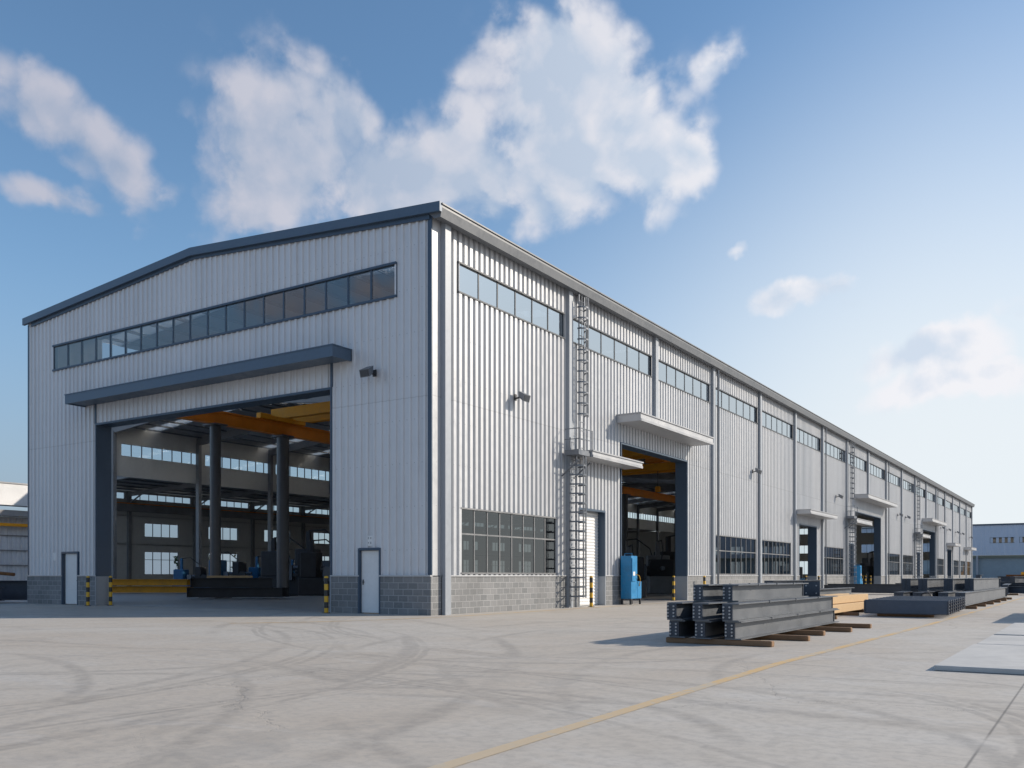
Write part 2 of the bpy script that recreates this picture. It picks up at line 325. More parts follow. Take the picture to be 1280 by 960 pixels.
# ------------------------------------------------------------------ mesh helpers
class MB:
    def __init__(s): s.v = []; s.f = []
    def quad(s, *p):
        i = len(s.v); s.v += [tuple(q) for q in p]; s.f.append(tuple(range(i, i + len(p))))
    def box(s, x0, x1, y0, y1, z0, z1):
        i = len(s.v)
        s.v += [(x0, y0, z0), (x1, y0, z0), (x1, y1, z0), (x0, y1, z0), (x0, y0, z1), (x1, y0, z1), (x1, y1, z1), (x0, y1, z1)]
        s.f += [tuple(i + k for k in f) for f in ((0, 3, 2, 1), (4, 5, 6, 7), (0, 1, 5, 4), (1, 2, 6, 5), (2, 3, 7, 6), (3, 0, 4, 7))]
        return s
    def cbox(s, x0, x1, y0, y1, z0, z1, b=0.01):
        """chamfered box"""
        i = len(s.v); P = []
        for zz, ins in ((z0, b), (z0 + b, 0), (z1 - b, 0), (z1, b)):
            xa, xb, ya, yb = x0 + ins, x1 - ins, y0 + ins, y1 - ins
            k = b if ins == 0 else b
            P += [(xa + k, ya, zz), (xb - k, ya, zz), (xb, ya + k, zz), (xb, yb - k, zz), (xb - k, yb, zz), (xa + k, yb, zz), (xa, yb - k, zz), (xa, ya + k, zz)]
        s.v += P
        s.f.append(tuple(i + k for k in range(7, -1, -1))); s.f.append(tuple(i + 24 + k for k in range(8)))
        for r in range(3):
            for k in range(8):
                a, c = i + r * 8 + k, i + r * 8 + (k + 1) % 8
                s.f.append((a, c, c + 8, a + 8))
        return s
    def bar(s, p, q, w, h=None, up=(0, 0, 1)):
        h = h or w; p = Vector(p); q = Vector(q); d = (q - p).normalized(); up = Vector(up)
        if abs(d.dot(up)) > .98: up = Vector((1, 0, 0))
        a = d.cross(up).normalized() * w / 2; b = a.cross(d).normalized() * h / 2
        i = len(s.v)
        for e in (p, q): s.v += [tuple(e + k) for k in (-a - b, a - b, a + b, -a + b)]
        s.f += [tuple(i + k for k in f) for f in ((0, 1, 2, 3), (7, 6, 5, 4), (0, 4, 5, 1), (1, 5, 6, 2), (2, 6, 7, 3), (3, 7, 4, 0))]
        return s
    def tube(s, pts, r, n=10, radii=None, cap=True):
        pts = [Vector(p) for p in pts]; i0 = len(s.v); up = Vector((0.13, 0.31, 1)).normalized()
        for k, p in enumerate(pts):
            d = (pts[min(k + 1, len(pts) - 1)] - pts[max(k - 1, 0)]).normalized()
            u = up if abs(d.dot(up)) < .95 else Vector((1, 0, 0))
            a = d.cross(u).normalized(); b = a.cross(d).normalized(); rr = radii[k] if radii else r
            for j in range(n):
                t = 2 * math.pi * j / n; s.v.append(tuple(p + (a * math.cos(t) + b * math.sin(t)) * rr))
        for k in range(len(pts) - 1):
            for j in range(n):
                a, b = i0 + k * n + j, i0 + k * n + (j + 1) % n
                s.f.append((a, b, b + n, a + n))
        if cap:
            s.f.append(tuple(i0 + j for j in range(n - 1, -1, -1))); s.f.append(tuple(i0 + (len(pts) - 1) * n + j for j in range(n)))
        return s
    def prism(s, prof, y0, y1):
        """profile of (x,z) points extruded along y"""
        i = len(s.v); k = len(prof)
        s.v += [(x, y0, z) for x, z in prof] + [(x, y1, z) for x, z in prof]
        s.f.append(tuple(range(i, i + k))); s.f.append(tuple(range(i + 2 * k - 1, i + k - 1, -1)))
        for j in range(k):
            a, b = i + j, i + (j + 1) % k; s.f.append((a, a + k, b + k, b))
        return s
    def build(s, name, mat, parent=None, smooth=False):
        me = bpy.data.meshes.new(name); me.from_pydata(s.v, [], s.f); me.update()
        import bmesh
        bm = bmesh.new(); bm.from_mesh(me); bmesh.ops.recalc_face_normals(bm, faces=bm.faces); bm.to_mesh(me); bm.free()
        if smooth:
            for p in me.polygons: p.use_smooth = True
            try: me.set_sharp_from_angle(angle=R(40))
            except Exception: pass
        me.materials.append(M[mat] if isinstance(mat, str) else mat)
        o = bpy.data.objects.new(name, me); col.objects.link(o)
        if parent is not None: o.parent = parent
        return o

def tag(o, label=None, cat=None, group=None, kind=None):
    if label: o['label'] = label
    if cat: o['category'] = cat
    if group: o['group'] = group
    if kind: o['kind'] = kind
    return o
def thing(name, label, cat, loc=(0, 0, 0), rz=0, group=None):
    o = bpy.data.objects.new(name, None); col.objects.link(o); o.location = loc; o.rotation_euler = (0, 0, rz)
    return tag(o, label, cat, group)
def kids(o): return [c for c in bpy.data.objects if c.parent == o]
def dup(root, loc, rz=0, label=None, group=None):
    def cp(o, par):
        c = o.copy(); col.objects.link(c)
        if par is not None: c.parent = par
        for ch in kids(o): cp(ch, c)
        return c
    c = cp(root, None); c.location = loc; c.rotation_euler = (0, 0, rz)
    if label: c['label'] = label
    if group: c['group'] = group
    return c

def rib_profile(a0, a1, pitch, depth, top, slope):
    """points (a, d): sheet profile along a; d = outward offset. Ribs of width top, flanks slope."""
    pts = []; k = math.floor(a0 / pitch) - 1
    while k * pitch < a1 + pitch:
        b = k * pitch
        pts += [(b, 0), (b + slope, depth), (b + slope + top, depth), (b + 2 * slope + top, 0)]
        k += 1
    out = []
    def at(a):
        for (p, q) in zip(pts, pts[1:]):
            if p[0] <= a <= q[0]:
                return p[1] + (q[1] - p[1]) * (a - p[0]) / max(1e-9, q[0] - p[0])
        return 0
    out.append((a0, at(a0)))
    out += [p for p in pts if a0 + 1e-4 < p[0] < a1 - 1e-4]
    out.append((a1, at(a1)))
    return out
def sheet(mb, axis, fixed, sgn, a0, a1, z0, ztop, prof=(0.3, 0.045, 0.12, 0.03), core=0.14):
    """ribbed outer sheet plus lining; axis 'y': wall lies along y at x=fixed, outward sgn*x; axis 'x': along x at y=fixed."""
    zt = ztop if callable(ztop) else (lambda a: ztop)
    P = rib_profile(a0, a1, *prof)
    def pt(a, d, z): return (fixed + sgn * d, a, z) if axis == 'y' else (a, fixed + sgn * d, z)
    for (a, d), (b, e) in zip(P, P[1:]):
        mb.quad(pt(a, d, z0), pt(b, e, z0), pt(b, e, zt(b)), pt(a, d, zt(a)))
        mb.quad(pt(a, d, z0), pt(b, e, z0), pt(b, -.02, z0), pt(a, -.02, z0))
    i = len(mb.v); q = [pt(a0, -.02, z0), pt(a1, -.02, z0), pt(a1, -core, z0), pt(a0, -core, z0), pt(a0, -.02, zt(a0)), pt(a1, -.02, zt(a1)), pt(a1, -core, zt(a1)), pt(a0, -core, zt(a0))]
    mb.v += q
    mb.f += [tuple(i + k for k in f) for f in ((0, 3, 2, 1), (4, 5, 6, 7), (1, 2, 6, 5), (2, 3, 7, 6), (3, 0, 4, 7))]
def cells(a0, a1, z0, z1, openings, breaks=()):
    xs = sorted(set([a0, a1] + [v for o in openings for v in o[:2] if a0 < v < a1] + [b for b in breaks if a0 < b < a1]))
    out = []
    for p, q in zip(xs, xs[1:]):
        m = (p + q) / 2; z = z0
        for o in sorted([o for o in openings if o[0] < m < o[1] and o[3] > z0 and o[2] < z1], key=lambda o: o[2]):
            if o[2] > z + 1e-6: out.append((p, q, z, o[2]))
            z = max(z, o[3])
        if z < z1 - 1e-6: out.append((p, q, z, None))
    return out

# ------------------------------------------------------------------ ground
def plane(name, x0, x1, y0, y1, z, mat, kind='structure'):
    mb = MB(); mb.quad((x0, y0, z), (x1, y0, z), (x1, y1, z), (x0, y1, z)); o = mb.build(name, mat); tag(o, kind=kind); return o
plane('ground', -900, 900, -400, 1600, 0, 'concrete')
plane('workshop_floor', -66, -0.1, 0.0, 141.2, 0.004, 'floor')
ln = MB(); [ln.quad((a[0] - .07, a[1], .004), (a[0] + .07, a[1], .004), (b[0] + .07, b[1], .004), (b[0] - .07, b[1], .004)) for a, b in (((14.15, -22.5), (13.95, -18)), ((13.95, -18), (13.72, -10)), ((13.72, -10), (13.9, 2)), ((13.9, 2), (13.95, 90)))]; tag(ln.build('painted_line', 'line'), kind='structure')
ln = MB()
pts = [(-1.6, -7.0), (-.4, -5.6), (.5, -3.6), (.95, -1.5), (1.05, 1), (1.0, 8), (1.0, 40), (1.0, 141)]
for (a, b) in zip(pts, pts[1:]):
    d = Vector((b[0] - a[0], b[1] - a[1])).normalized(); nn = Vector((-d.y, d.x)) * .075
    ln.quad((a[0] - nn.x, a[1] - nn.y, .004), (a[0] + nn.x, a[1] + nn.y, .004), (b[0] + nn.x, b[1] + nn.y, .004), (b[0] - nn.x, b[1] - nn.y, .004))
tag(ln.build('painted_line', 'line'), kind='structure')

# ------------------------------------------------------------------ main hall
W = -22.85; L = 141.2; GY = -0.45; EAVE = 12.55; RX = -11.42; RZ = 13.45
COLS = [0.0, 8.0, 16.2, 23.7, 31.7, 39.3, 46.6, 54.4, 62.5, 70.7, 78.9, 87.0, 94.8, 102.6, 110.4, 118.1, 125.8, 133.5, 140.9]
hall = thing('factory_hall', 'long grey steel-clad factory hall with blue-edged gable, open gate and canopied side doors', 'factory', (0, 0, 0))
slope = lambda x: EAVE + (RZ - EAVE) * (1 - abs(x - RX) / abs(RX)) if True else 0
LOWW = [(1.07, 7.2), (24.3, 31.3), (32.3, 38.6), (47.4, 53.6), (71.3, 78.2), (79.6, 86.3), (103.5, 109.9), (118.9, 125.3), (126.7, 133.0), (134.2, 140.2)]
DOORS = [(9.03, 11.26, 3.92), (12.85, 20.31, 7.0), (40.7, 45.2, 4.8), (55.6, 57.2, 3.9), (57.8, 68.5, 6.7), (88.0, 91.0, 3.9), (93.0, 102.2, 6.7), (113.3, 117.3, 4.8)]
STRIPS = [(a + (.95 if i == 0 else .55), b - .2) for i, (a, b) in enumerate(zip(COLS, COLS[1:]))]
ops = [(a, b, 10.5, 11.42) for a, b in STRIPS] + [(a, b, 1.35, 3.43) for a, b in LOWW] + [(a, b, 0, h) for a, b, h in DOORS]
PR = (0.305, 0.068, 0.15, 0.024)
mb = MB()
for (a, b, z0, z1) in cells(0, L, 1.25, EAVE - .02, ops): sheet(mb, 'y', 0, 1, a, b, z0, z1 if z1 else EAVE - .02, PR)
mb.build('side_wall', 'clad_side', hall)
gops = [(-2.95, -2.08, 0, 2.1), (-20.15, -19.02, 0, 2.22), (-17.66, -4.24, 0, 7.55), (-20.83, -1.45, 10.25, 11.25)]
mb = MB()
PG = (0.30, 0.05, 0.08, 0.018)
for (a, b, z0, z1) in cells(W, -.02, 1.25, 99, gops, (RX,)): sheet(mb, 'x', GY, -1, a, b, z0, z1 if z1 else (lambda x: slope(x) - .02), PG)
mb.build('gable_wall', 'clad_gable', hall)
# left outer wall of the hall beyond the first bays is open; far gable
EW = [(W + 1.5 + 4.4 * k, W + 4.9 + 4.4 * k, za, zb) for k in range(5) for za, zb in ((1.5, 3.8), (5.2, 6.6), (8.6, 9.6))]
mb = MB()
for (a, b, z0, z1) in cells(W, 0, 0, EAVE, EW): sheet(mb, 'x', L, 1, a, b, z0, z1 if z1 else EAVE, PG)
mb.build('far_gable_wall', 'clad_in', hall)
# return at the corner
mb = MB(); mb.box(-.02, .03, GY + .0, .0, 1.25, EAVE); mb.build('corner_return', 'clad_side', hall)
MB().box(-.10, .05, GY - .05, GY - .0, 1.27, EAVE + .05).build('corner_trim', 'navy', hall)
mb = MB(); mb.box(W - .06, W + .08, GY - .05, GY, 1.27, EAVE - .05); mb.box(W - .06, W - .01, GY, 3, 1.27, EAVE - .05)
mb.build('corner_trim', 'navy', hall)
# west wall of first bay (solid panel seen from outside)
mb = MB(); sheet(mb, 'y', W, -1, 0.0 + GY + .02, 3.0, 1.25, EAVE, PR); mb.build('west_wall', 'clad_side', hall)
# plinths
def plinth(axis, fixed, sgn, a0, a1, ops_, z1=1.22):
    for (a, b, z0, zz) in cells(a0, a1, 0, z1, ops_):
        if zz is not None: continue
        mb = MB(); cap = MB()
        for (m_, d0, d1, za, zb) in ((mb, -.2, .075, 0, z1 - .002), (cap, -.01, .11, z1, z1 + .045)):
            lo, hi = sorted((fixed + sgn * d0, fixed + sgn * d1))
            if axis == 'y': m_.box(lo, hi, a, b, za, zb)
            else: m_.box(a, b, lo, hi, za, zb)
        mb.build('plinth', 'block', hall); cap.build('plinth_cap', 'canopy', hall)
plinth('y', 0, 1, 0.0, L, [(a, b, 0, h) for a, b, h in DOORS])
plinth('x', GY, -1, W - .05, .045, gops[:3])
MB().box(W - .05, W + .15, GY + .21, 3, 0, 1.22).build('plinth', 'block', hall); MB().box(-.2, .045, GY + .204, -.004, 0, 1.22).build('plinth', 'block', hall)
# side columns and downpipes
for i, c in enumerate(COLS):
    z0 = 0.0
    for (a, b, h) in DOORS:
        if a - .2 < c + .1 < b + .1: z0 = h + 1.45
    mb = MB(); y0 = c - .02 if i else 0.0
    mb.box(.057, .215, y0, y0 + .30, z0, EAVE - .01)
    mb.build('column', 'colm', hall)
    if i not in (2, 8, 12): MB().tube([(.31, c + .42, .12), (.31, c + .42, EAVE - .25)], .05, 8).build('downpipe', 'galv', hall, True) if i in (3, 6, 9, 13) else None
# eaves gutter, roof, gable fascia
mb = MB(); mb.prism([(.0, EAVE - .02), (.0, EAVE + .16), (.5, EAVE + .16), (.5, EAVE + .08), (.44, EAVE - .2), (.2, EAVE - .2)], GY - .1, L + .2)
mb.build('gutter', 'gutter', hall)
mb = MB(); mb.prism([(.04, EAVE + .165), (.04, EAVE + .25), (.54, EAVE + .21), (.54, EAVE + .165)], GY - .12, L + .22); mb.build('eaves_cap', 'gutter', hall)
def gable_band(y0, y1, dz0, dz1, mat, name, ex=.5):
    mb = MB()
    zl, zr, zm = slope(W) , slope(0), RZ
    for (xa, za, xb, zb) in ((W - ex + .3, zl, RX, zm), (RX, zm, ex, zr)):
        mb.quad((xa, y0, za + dz0), (xb, y0, zb + dz0), (xb, y0, zb + dz1), (xa, y0, za + dz1))
        mb.quad((xa, y1, za + dz0), (xb, y1, zb + dz0), (xb, y1, zb + dz1), (xa, y1, za + dz1))
        mb.quad((xa, y0, za + dz1), (xb, y0, zb + dz1), (xb, y1, zb + dz1), (xa, y1, za + dz1))
        mb.quad((xa, y0, za + dz0), (xb, y0, zb + dz0), (xb, y1, zb + dz0), (xa, y1, za + dz0))
    for x, z in ((W - ex + .3, zl), (ex, zr)): mb.quad((x, y0, z + dz0), (x, y1, z + dz0), (x, y1, z + dz1), (x, y0, z + dz1))
    return mb.build(name, mat, hall)
gable_band(GY - .22, GY - .1, -.06, .24, 'navy_light', 'gable_fascia')
gable_band(GY - .098, GY - .03, -.17, -.03, 'navy', 'gable_flashing', .0)
def roof(mbx, x0, z0, xr, zr, x1, z1, y0, y1, t=.08):
    mbx.prism([(x0, z0), (xr, zr), (x1, z1), (x1, z1 + t), (xr, zr + t), (x0, z0 + t)], y0, y1)
mb = MB(); ys = [GY - .1]
SK = []
y = 3.0
segs = []; prev = GY - .1
while y < L - 6:
    segs.append((prev, y)); SK.append((y, y + 1.1)); prev = y + 1.1; y += 7.85
segs.append((prev, L + .2))
for a, b in segs: roof(mb, W - .15, EAVE + .0, RX, RZ + .06, .04, EAVE + .0, a, b)
mb.build('roof', 'roofm', hall)
for a, b in SK:
    # translucent strips, each interrupted at ridge and eaves
    m1 = MB()
    m1.prism([(W - .15, EAVE), (RX, RZ + .06), (.04, EAVE), (.04, EAVE + .04), (RX, RZ + .1), (W - .15, EAVE + .04)], a, b)
    m1.build('roof_light', 'skyl', hall)
for k, c in enumerate(COLS):
    yy = c + .15 if k else .3
    mb = MB()
    for s_, (xa, xb) in enumerate(((W, RX), (RX, -.1))):
        for t_ in range(6):
            x0 = xa + (xb - xa) * t_ / 6; x1 = xa + (xb - xa) * (t_ + 1) / 6
            mb.bar((x0, yy, slope(x0) - .35), (x1, yy, slope(x1) - .35), .2, .55)
    mb.build('rafter', 'insteel', hall)
    if k not in (0, 2, 8, 12): MB().box(-.55, -.16, yy - .12, yy + .12, 0.01, EAVE - .1).build('inner_column', 'insteel', hall)
for k in range(15):
    x = W + .8 + k * 1.5
    MB().box(x - .04, x + .04, .2, L - .2, slope(x) - .13, slope(x) - .01).build('purlin', 'insteel', hall)
# strip windows
def window(axis, fixed, sgn, a0, a1, z0, z1, panes, frame, glass_, transom=None, bar_=.05, name='window', parent=None, low=None, sill=True):
    parent = parent or hall
    def bx(mb, d0, d1, a, b, za, zb):
        lo, hi = sorted((fixed + sgn * d0, fixed + sgn * d1))
        (mb.box(lo, hi, a, b, za, zb) if axis == 'y' else mb.box(a, b, lo, hi, za, zb))
    fr = MB(); t = bar_
    bx(fr, -.13, .085, a0 - t, a1 + t, z1 - .003, z1 + t); bx(fr, -.13, .09, a0 - t, a1 + t, z0 - t, z0 + .003)
    bx(fr, -.125, .032, a0 - t, a0 + .003, z0, z1); bx(fr, -.125, .032, a1 - .003, a1 + t, z0, z1)
    n_ = panes
    for k in range(1, n_):
        a = a0 + (a1 - a0) * k / n_
        bx(fr, -.05, .03, a - t * .5, a + t * .5, z0, z1 if (not low or k % 2 == 0) else transom)
    if transom: bx(fr, -.05, .034, a0, a1, transom - t * .5, transom + t * .5)
    f = fr.build(name, frame, parent)
    g = MB(); xx = fixed + sgn * .012
    if axis == 'y': g.quad((xx, a0, z0), (xx, a1, z0), (xx, a1, z1), (xx, a0, z1))
    else: g.quad((a0, xx, z0), (a1, xx, z0), (a1, xx, z1), (a0, xx, z1))
    g.build('pane', glass_, f)
for i, (a, b) in enumerate(STRIPS): window('y', 0, 1, a, b, 10.5, 11.42, 6 if i else 6, 'frame', 'glass', name='strip_window')
for (a, b) in LOWW: window('y', 0, 1, a, b, 1.35, 3.43, 8, 'frame_pale', 'glass_low', 2.62, .05, name='lower_window')
window('x', GY, -1, -20.83, -1.45, 10.25, 11.25, 19, 'navy', 'glass_gable', name='strip_window', bar_=.07)
for (a, b, z0, z1) in EW: window('x', L, 1, a, b, z0, z1, 4, 'frame', 'glass_clear', name='end_window')
# door reveals and leaf doors
def opening_lining(axis, fixed, sgn, a0, a1, h, depth, mat='navy', base=True):
    def bx(mb, d0, d1, a, b, za, zb):
        lo, hi = sorted((fixed + sgn * d0, fixed + sgn * d1))
        (mb.box(lo, hi, a, b, za, zb) if axis == 'y' else mb.box(a, b, lo, hi, za, zb))
    fr = MB(); z = 1.22 if base else 0
    bx(fr, -depth, .085, a0 - .05, a0 + .01, z, h + .05); bx(fr, -depth, .085, a1 - .01, a1 + .05, z, h + .05)
    bx(fr, -depth, .088, a0 + .01, a1 - .01, h - .02, h + .06)
    f = fr.build('door_surround', mat, hall)
    if base:
        lo = MB(); bx(lo, -depth, .1, a0 - .04, a0 + .014, 0.005, z - .003); lo.build('surround_foot', 'colm', f); lo = MB(); bx(lo, -depth, .1, a1 - .014, a1 + .04, .005, z - .003); lo.build('surround_foot', 'colm', f)
    return f
for (a, b, h) in DOORS: opening_lining('y', 0, 1, a, b, h, .55 if b - a > 3 else .35)
opening_lining('x', GY, -1, -17.66, -4.24, 7.55, .62)
# wide surround band and side trims above the gable gate
for x in (-17.75, -4.24): MB().box(x, x + .09, GY - .09, GY - .024, 7.61, 8.45).build('gate_trim', 'navy', hall)
for (a, b, h, lab) in ((-2.95, -2.08, 2.1, 1), (-20.15, -19.02, 2.22, 2)):
    opening_lining('x', GY, -1, a, b, h, .14, 'navy', False)
    d = MB(); d.cbox(a + .1 if lab == 2 else a + .02, b - .02, GY + .02, GY + .07, .03, h - .03, .005)
    dd = d.build('door', 'white', hall)
    hx = a + .1 if lab == 1 else b - .12
    hm = MB(); hm.cbox(hx - .02, hx + .02, GY - .0, GY + .02, .95, 1.12, .004); hm.tube([(hx, GY - .03, 1.04), (hx + .1, GY - .03, 1.04)], .011, 8); hm.tube([(hx, GY, 1.04), (hx, GY - .03, 1.04)], .011, 8); hm.build('handle', 'black', dd)
# roller shutters
for (a, b, h) in ((9.03, 11.26, 3.92), (55.6, 57.2, 3.9), (88.0, 91.0, 3.9)):
    mb = MB(); nsl = 30
    for k in range(nsl):
        z0, z1 = .02 + (h - .04) * k / nsl, .02 + (h - .04) * (k + 1) / nsl; zm = (z0 + z1) / 2
        mb.quad((-.26, a + .01, z0), (-.26, b - .01, z0), (-.235, b - .01, zm), (-.235, a + .01, zm)); mb.quad((-.235, a + .01, zm), (-.235, b - .01, zm), (-.26, b - .01, z1), (-.26, a + .01, z1))
    mb.build('roller_shutter', 'white', hall)
# canopies
def canopy_side(a, b, d, z0, z1):
    mb = MB(); mb.box(.06, d, a, b, z0 + .004, z1 - .05)
    c = mb.build('canopy', 'canopy', hall)
    r = MB(); r.box(.06, d + .05, a - .03, b + .03, z1 - .05, z1); r.box(d, d + .03, a, b, z0 - .01, z0 + .09); r.build('canopy_edge', 'trim', c)
for q in ((8.6, 13.2, .9, 5.9, 6.17), (12.4, 20.95, 1.2, 7.84, 8.2), (39.5, 47.0, 1.15, 5.45, 5.75), (54.6, 60.5, .9, 5.6, 5.95), (57.5, 70.5, 1.2, 7.8, 8.15), (87.4, 92.8, .9, 5.6, 5.95),
          (92.2, 104, 1.2, 7.55, 7.95), (112.5, 118.7, 1.15, 5.3, 5.7), (131, 137.5, 1.15, 5.2, 5.6)): canopy_side(*q)
mb = MB(); cy0, cy1 = GY - .93, GY - .03
mb.box(-18.46, -3.37, cy0 + .03, cy1, 8.41, 8.68)
c = mb.build('canopy', 'navy_light', hall)
mb = MB(); mb.box(-18.5, -3.32, cy0, cy0 + .028, 8.37, 8.73); mb.box(-18.52, -3.3, cy0 - .02, cy1, 8.733, 8.77); mb.box(-3.368, -3.32, cy0 + .03, cy1, 8.37, 8.73); mb.box(-18.5, -18.462, cy0 + .03, cy1, 8.37, 8.73)
mb.build('canopy_edge', 'navy_light', c)
# small signs on the gable
mb = MB(); mb.box(-2.66, -2.40, GY - .035, GY - .025, 2.22, 2.56); sg = mb.build('door_number_sign', 'white', hall)
mb = MB()
for (x, z, w_, h_) in ((-2.60, 2.44, .05, .08), (-2.50, 2.45, .05, .06), (-2.60, 2.30, .05, .05), (-2.50, 2.28, .05, .08)): mb.box(x, x + w_, GY - .039, GY - .0352, z, z + h_)
mb.build('sign_marks', 'trim', sg)
mb = MB(); mb.box(-20.95, -20.6, GY - .035, GY - .025, 1.9, 2.25); mb.build('notice_sheet', 'white', hall)

# ------------------------------------------------------------------ adjoining halls behind
mid = thing('adjoining_hall', 'open-fronted grey hall seen through the gable gate with high strip window', 'factory', (0, 0, 0))
X2 = -47.5; Y2 = 19.5
ops2 = [(Y2 + 1 + 8 * k, Y2 + 8.6 + 8 * k, 10.75, 11.7) for k in range(15)]
mb = MB()
for (a, b, z0, z1) in cells(Y2, L, 9.1, EAVE + .5, ops2): sheet(mb, 'y', X2, -1, a, b, z0, z1 if z1 else EAVE + .5, PR)
mb.build('wall', 'clad_in', mid)
for (a, b, z0, z1) in ops2: window('y', X2, -1, a, b, z0, z1, 8, 'frame', 'glass_clear', name='strip_window', parent=mid)
mb = MB(); prev = Y2; yk = Y2 + 3.2; SK2 = []
while yk < L - 6:
    roof(mb, X2 - .3, EAVE + .5, (X2 + W) / 2, 14.2, W - .16, EAVE + .2, prev, yk, .08); SK2.append(yk); prev = yk + 1.2; yk += 6.0
roof(mb, X2 - .3, EAVE + .5, (X2 + W) / 2, 14.2, W - .16, EAVE + .2, prev, L, .08)
mb.build('roof', 'roofm', mid)
for yk in SK2:
    m1 = MB(); m1.prism([(X2 - .3, EAVE + .5), ((X2 + W) / 2, 14.2), (W - .16, EAVE + .2), (W - .16, EAVE + .24), ((X2 + W) / 2, 14.24), (X2 - .3, EAVE + .54)], yk, yk + 1.2); m1.build('roof_light', 'skyl', mid)
for k in range(16):
    yy = Y2 + .2 + 8 * k
    mb = MB(); xm = (X2 + W) / 2
    mb.bar((X2, yy, EAVE + .1), (xm, yy, 13.8), .22, .6); mb.bar((xm, yy, 13.8), (W, yy, EAVE + .0), .22, .6); mb.build('rafter', 'insteel', mid)
    MB().box(X2 + .1, X2 + .5, yy - .15, yy + .15, 0.01, EAVE).build('column', 'insteel', mid)
for k in range(15):
    x = X2 + .8 + k * 1.6; z = EAVE + .45 + (14.15 - EAVE - .45) * (1 - abs(x - (X2 + W) / 2) / abs((X2 - W) / 2))
    MB().box(x - .04, x + .04, Y2, L - .2, z - .16, z - .04).build('purlin', 'galv', mid)
EM = [(X2 + 1.5 + 4.6 * k, X2 + 5.1 + 4.6 * k, za, zb) for k in range(5) for za, zb in ((1.5, 3.8), (5.2, 6.6), (8.6, 9.6))]
mb = MB()
for (a, b, z0, z1) in cells(X2, W, 0, EAVE, EM): sheet(mb, 'x', L, 1, a, b, z0, z1 if z1 else EAVE, PG)
mb.build('end_wall', 'clad_in', mid)
for (a, b, z0, z1) in EM: window('x', L, 1, a, b, z0, z1, 4, 'frame', 'glass_clear', name='end_window', parent=mid)
for k in range(9):
    mb = MB(); yy = Y2 + 5 + 14 * k; xm = (X2 + W) / 2
    mb.prism([(X2 + .5, EAVE + .47), (xm - .3, 14.15), (xm - .3, 14.18), (X2 + .5, EAVE + .5)], yy, yy + .9); 
low = thing('low_adjoining_hall', 'low rear hall with rows of bright windows along its far wall', 'factory', (0, 0, 0))
X3 = -65.5
W1 = []; W2 = []; W3 = []
for k in range(14):
    y0 = 25.3 + 8 * k
    W1.append((y0 + 1.9, y0 + 6.0, 1.4, 3.7)); W2.append((y0 + 1.9, y0 + 6.0, 5.3, 6.65)); W3.append((y0 + .4, y0 + 7.6, 9.05, 9.65))
mb = MB()
for (a, b, z0, z1) in cells(25.2, L, 0, 9.9, W1 + W2 + W3): sheet(mb, 'y', X3, -1, a, b, z0, z1 if z1 else 9.9, PR)
mb.build('wall', 'clad_in', low)
for (a, b, z0, z1) in W1: window('y', X3, -1, a, b, z0, z1, 4, 'frame', 'glass_clear', 2.9, name='lower_window', parent=low)
for (a, b, z0, z1) in W2: window('y', X3, -1, a, b, z0, z1, 4, 'frame', 'glass_clear', name='middle_window', parent=low)
for (a, b, z0, z1) in W3: window('y', X3, -1, a, b, z0, z1, 7, 'frame', 'glass_clear', name='upper_window', parent=low)
mb = MB(); mb.prism([(X3 - .3, 9.95), (X2 - .01, 10.6), (X2 - .01, 10.68), (X3 - .3, 10.03)], 25.2, L); mb.build('roof', 'roofm', low)
for k in range(8):
    x = X3 + 1 + k * 2.2; z = 9.95 + .65 * (x - X3) / (X2 - X3)
    MB().box(x - .04, x + .04, 25.2, L - .2, z - .15, z - .01).build('purlin', 'galv', low)
for k in range(16):
    yy = 25.3 + 8 * k
    if yy > L - 1: break
    MB().box(X3 + .1, X3 + .45, yy - .17, yy + .17, .01, 9.8).build('column', 'insteel', low)
    br = MB(); br.bar((X3 + .3, yy, 9.5), (X2, yy, 10.2), .18, .4); br.bar((X3 + .4, yy, 8.6), (X3 + 2.6, yy, 9.55), .1, .12); br.build('rafter', 'insteel', low)
for z in (4.4, 7.3): MB().box(X3 + .06, X3 + .14, 25.2, L - .2, z, z + .1).build('wall_rail', 'insteel', low)
MB().box(X3 + .55, X3 + .9, 25.3, L - .5, 7.75, 8.5).build('crane_girder', 'insteel', low)
MB().box(X3 + .62, X3 + .82, 25.3, L - .5, 8.503, 8.6).build('crane_rail', 'crane_or', low)
mb = MB(); sheet(mb, 'x', L, 1, X3, X2, 0, 9.9, PG); mb.build('end_wall', 'clad_in', low)

# free-standing round columns carrying the crane runway
for i, (yy, r, lab) in enumerate(((10.7, .30, 'slim shiny round steel column standing left of its thicker neighbour inside the gable gate'), (15.7, .37, 'thick dark round steel column nearest the right jamb of the gable gate'),
                                  (31.4, .35, 'dark steel column behind the crane, first from left in the first side gate'), (47.1, .35, 'dark steel column deep in the hall, second from left in the first side gate'),
                                  (62.8, .35, 'dark steel column deep in the hall, third row from the first side gate'), (78.5, .35, 'dark steel column farthest back behind the side gates'), (94.2, .35, 'dark steel column seen through the third side gate'))):
    c = thing('hall_column', lab, 'column', (-24, yy, 0), 0, 'columns under the crane runway')
    MB().tube([(0, 0, .06), (0, 0, 9.62)], r, 24).build('shaft', 'dkcol' if i != 0 else 'galv', c, True) if i else MB().tube([(0, 0, .06), (0, 0, 9.62)], r, 24).build('shaft', 'dkcol', c, True)
    MB().cbox(-.7, .7, -.6, .6, .005, .06, .01).build('base_plate', 'dkcol', c)
    MB().cbox(-.5, .5, -.45, .45, 9.62, 9.72, .01).build('cap_plate', 'dkcol', c)
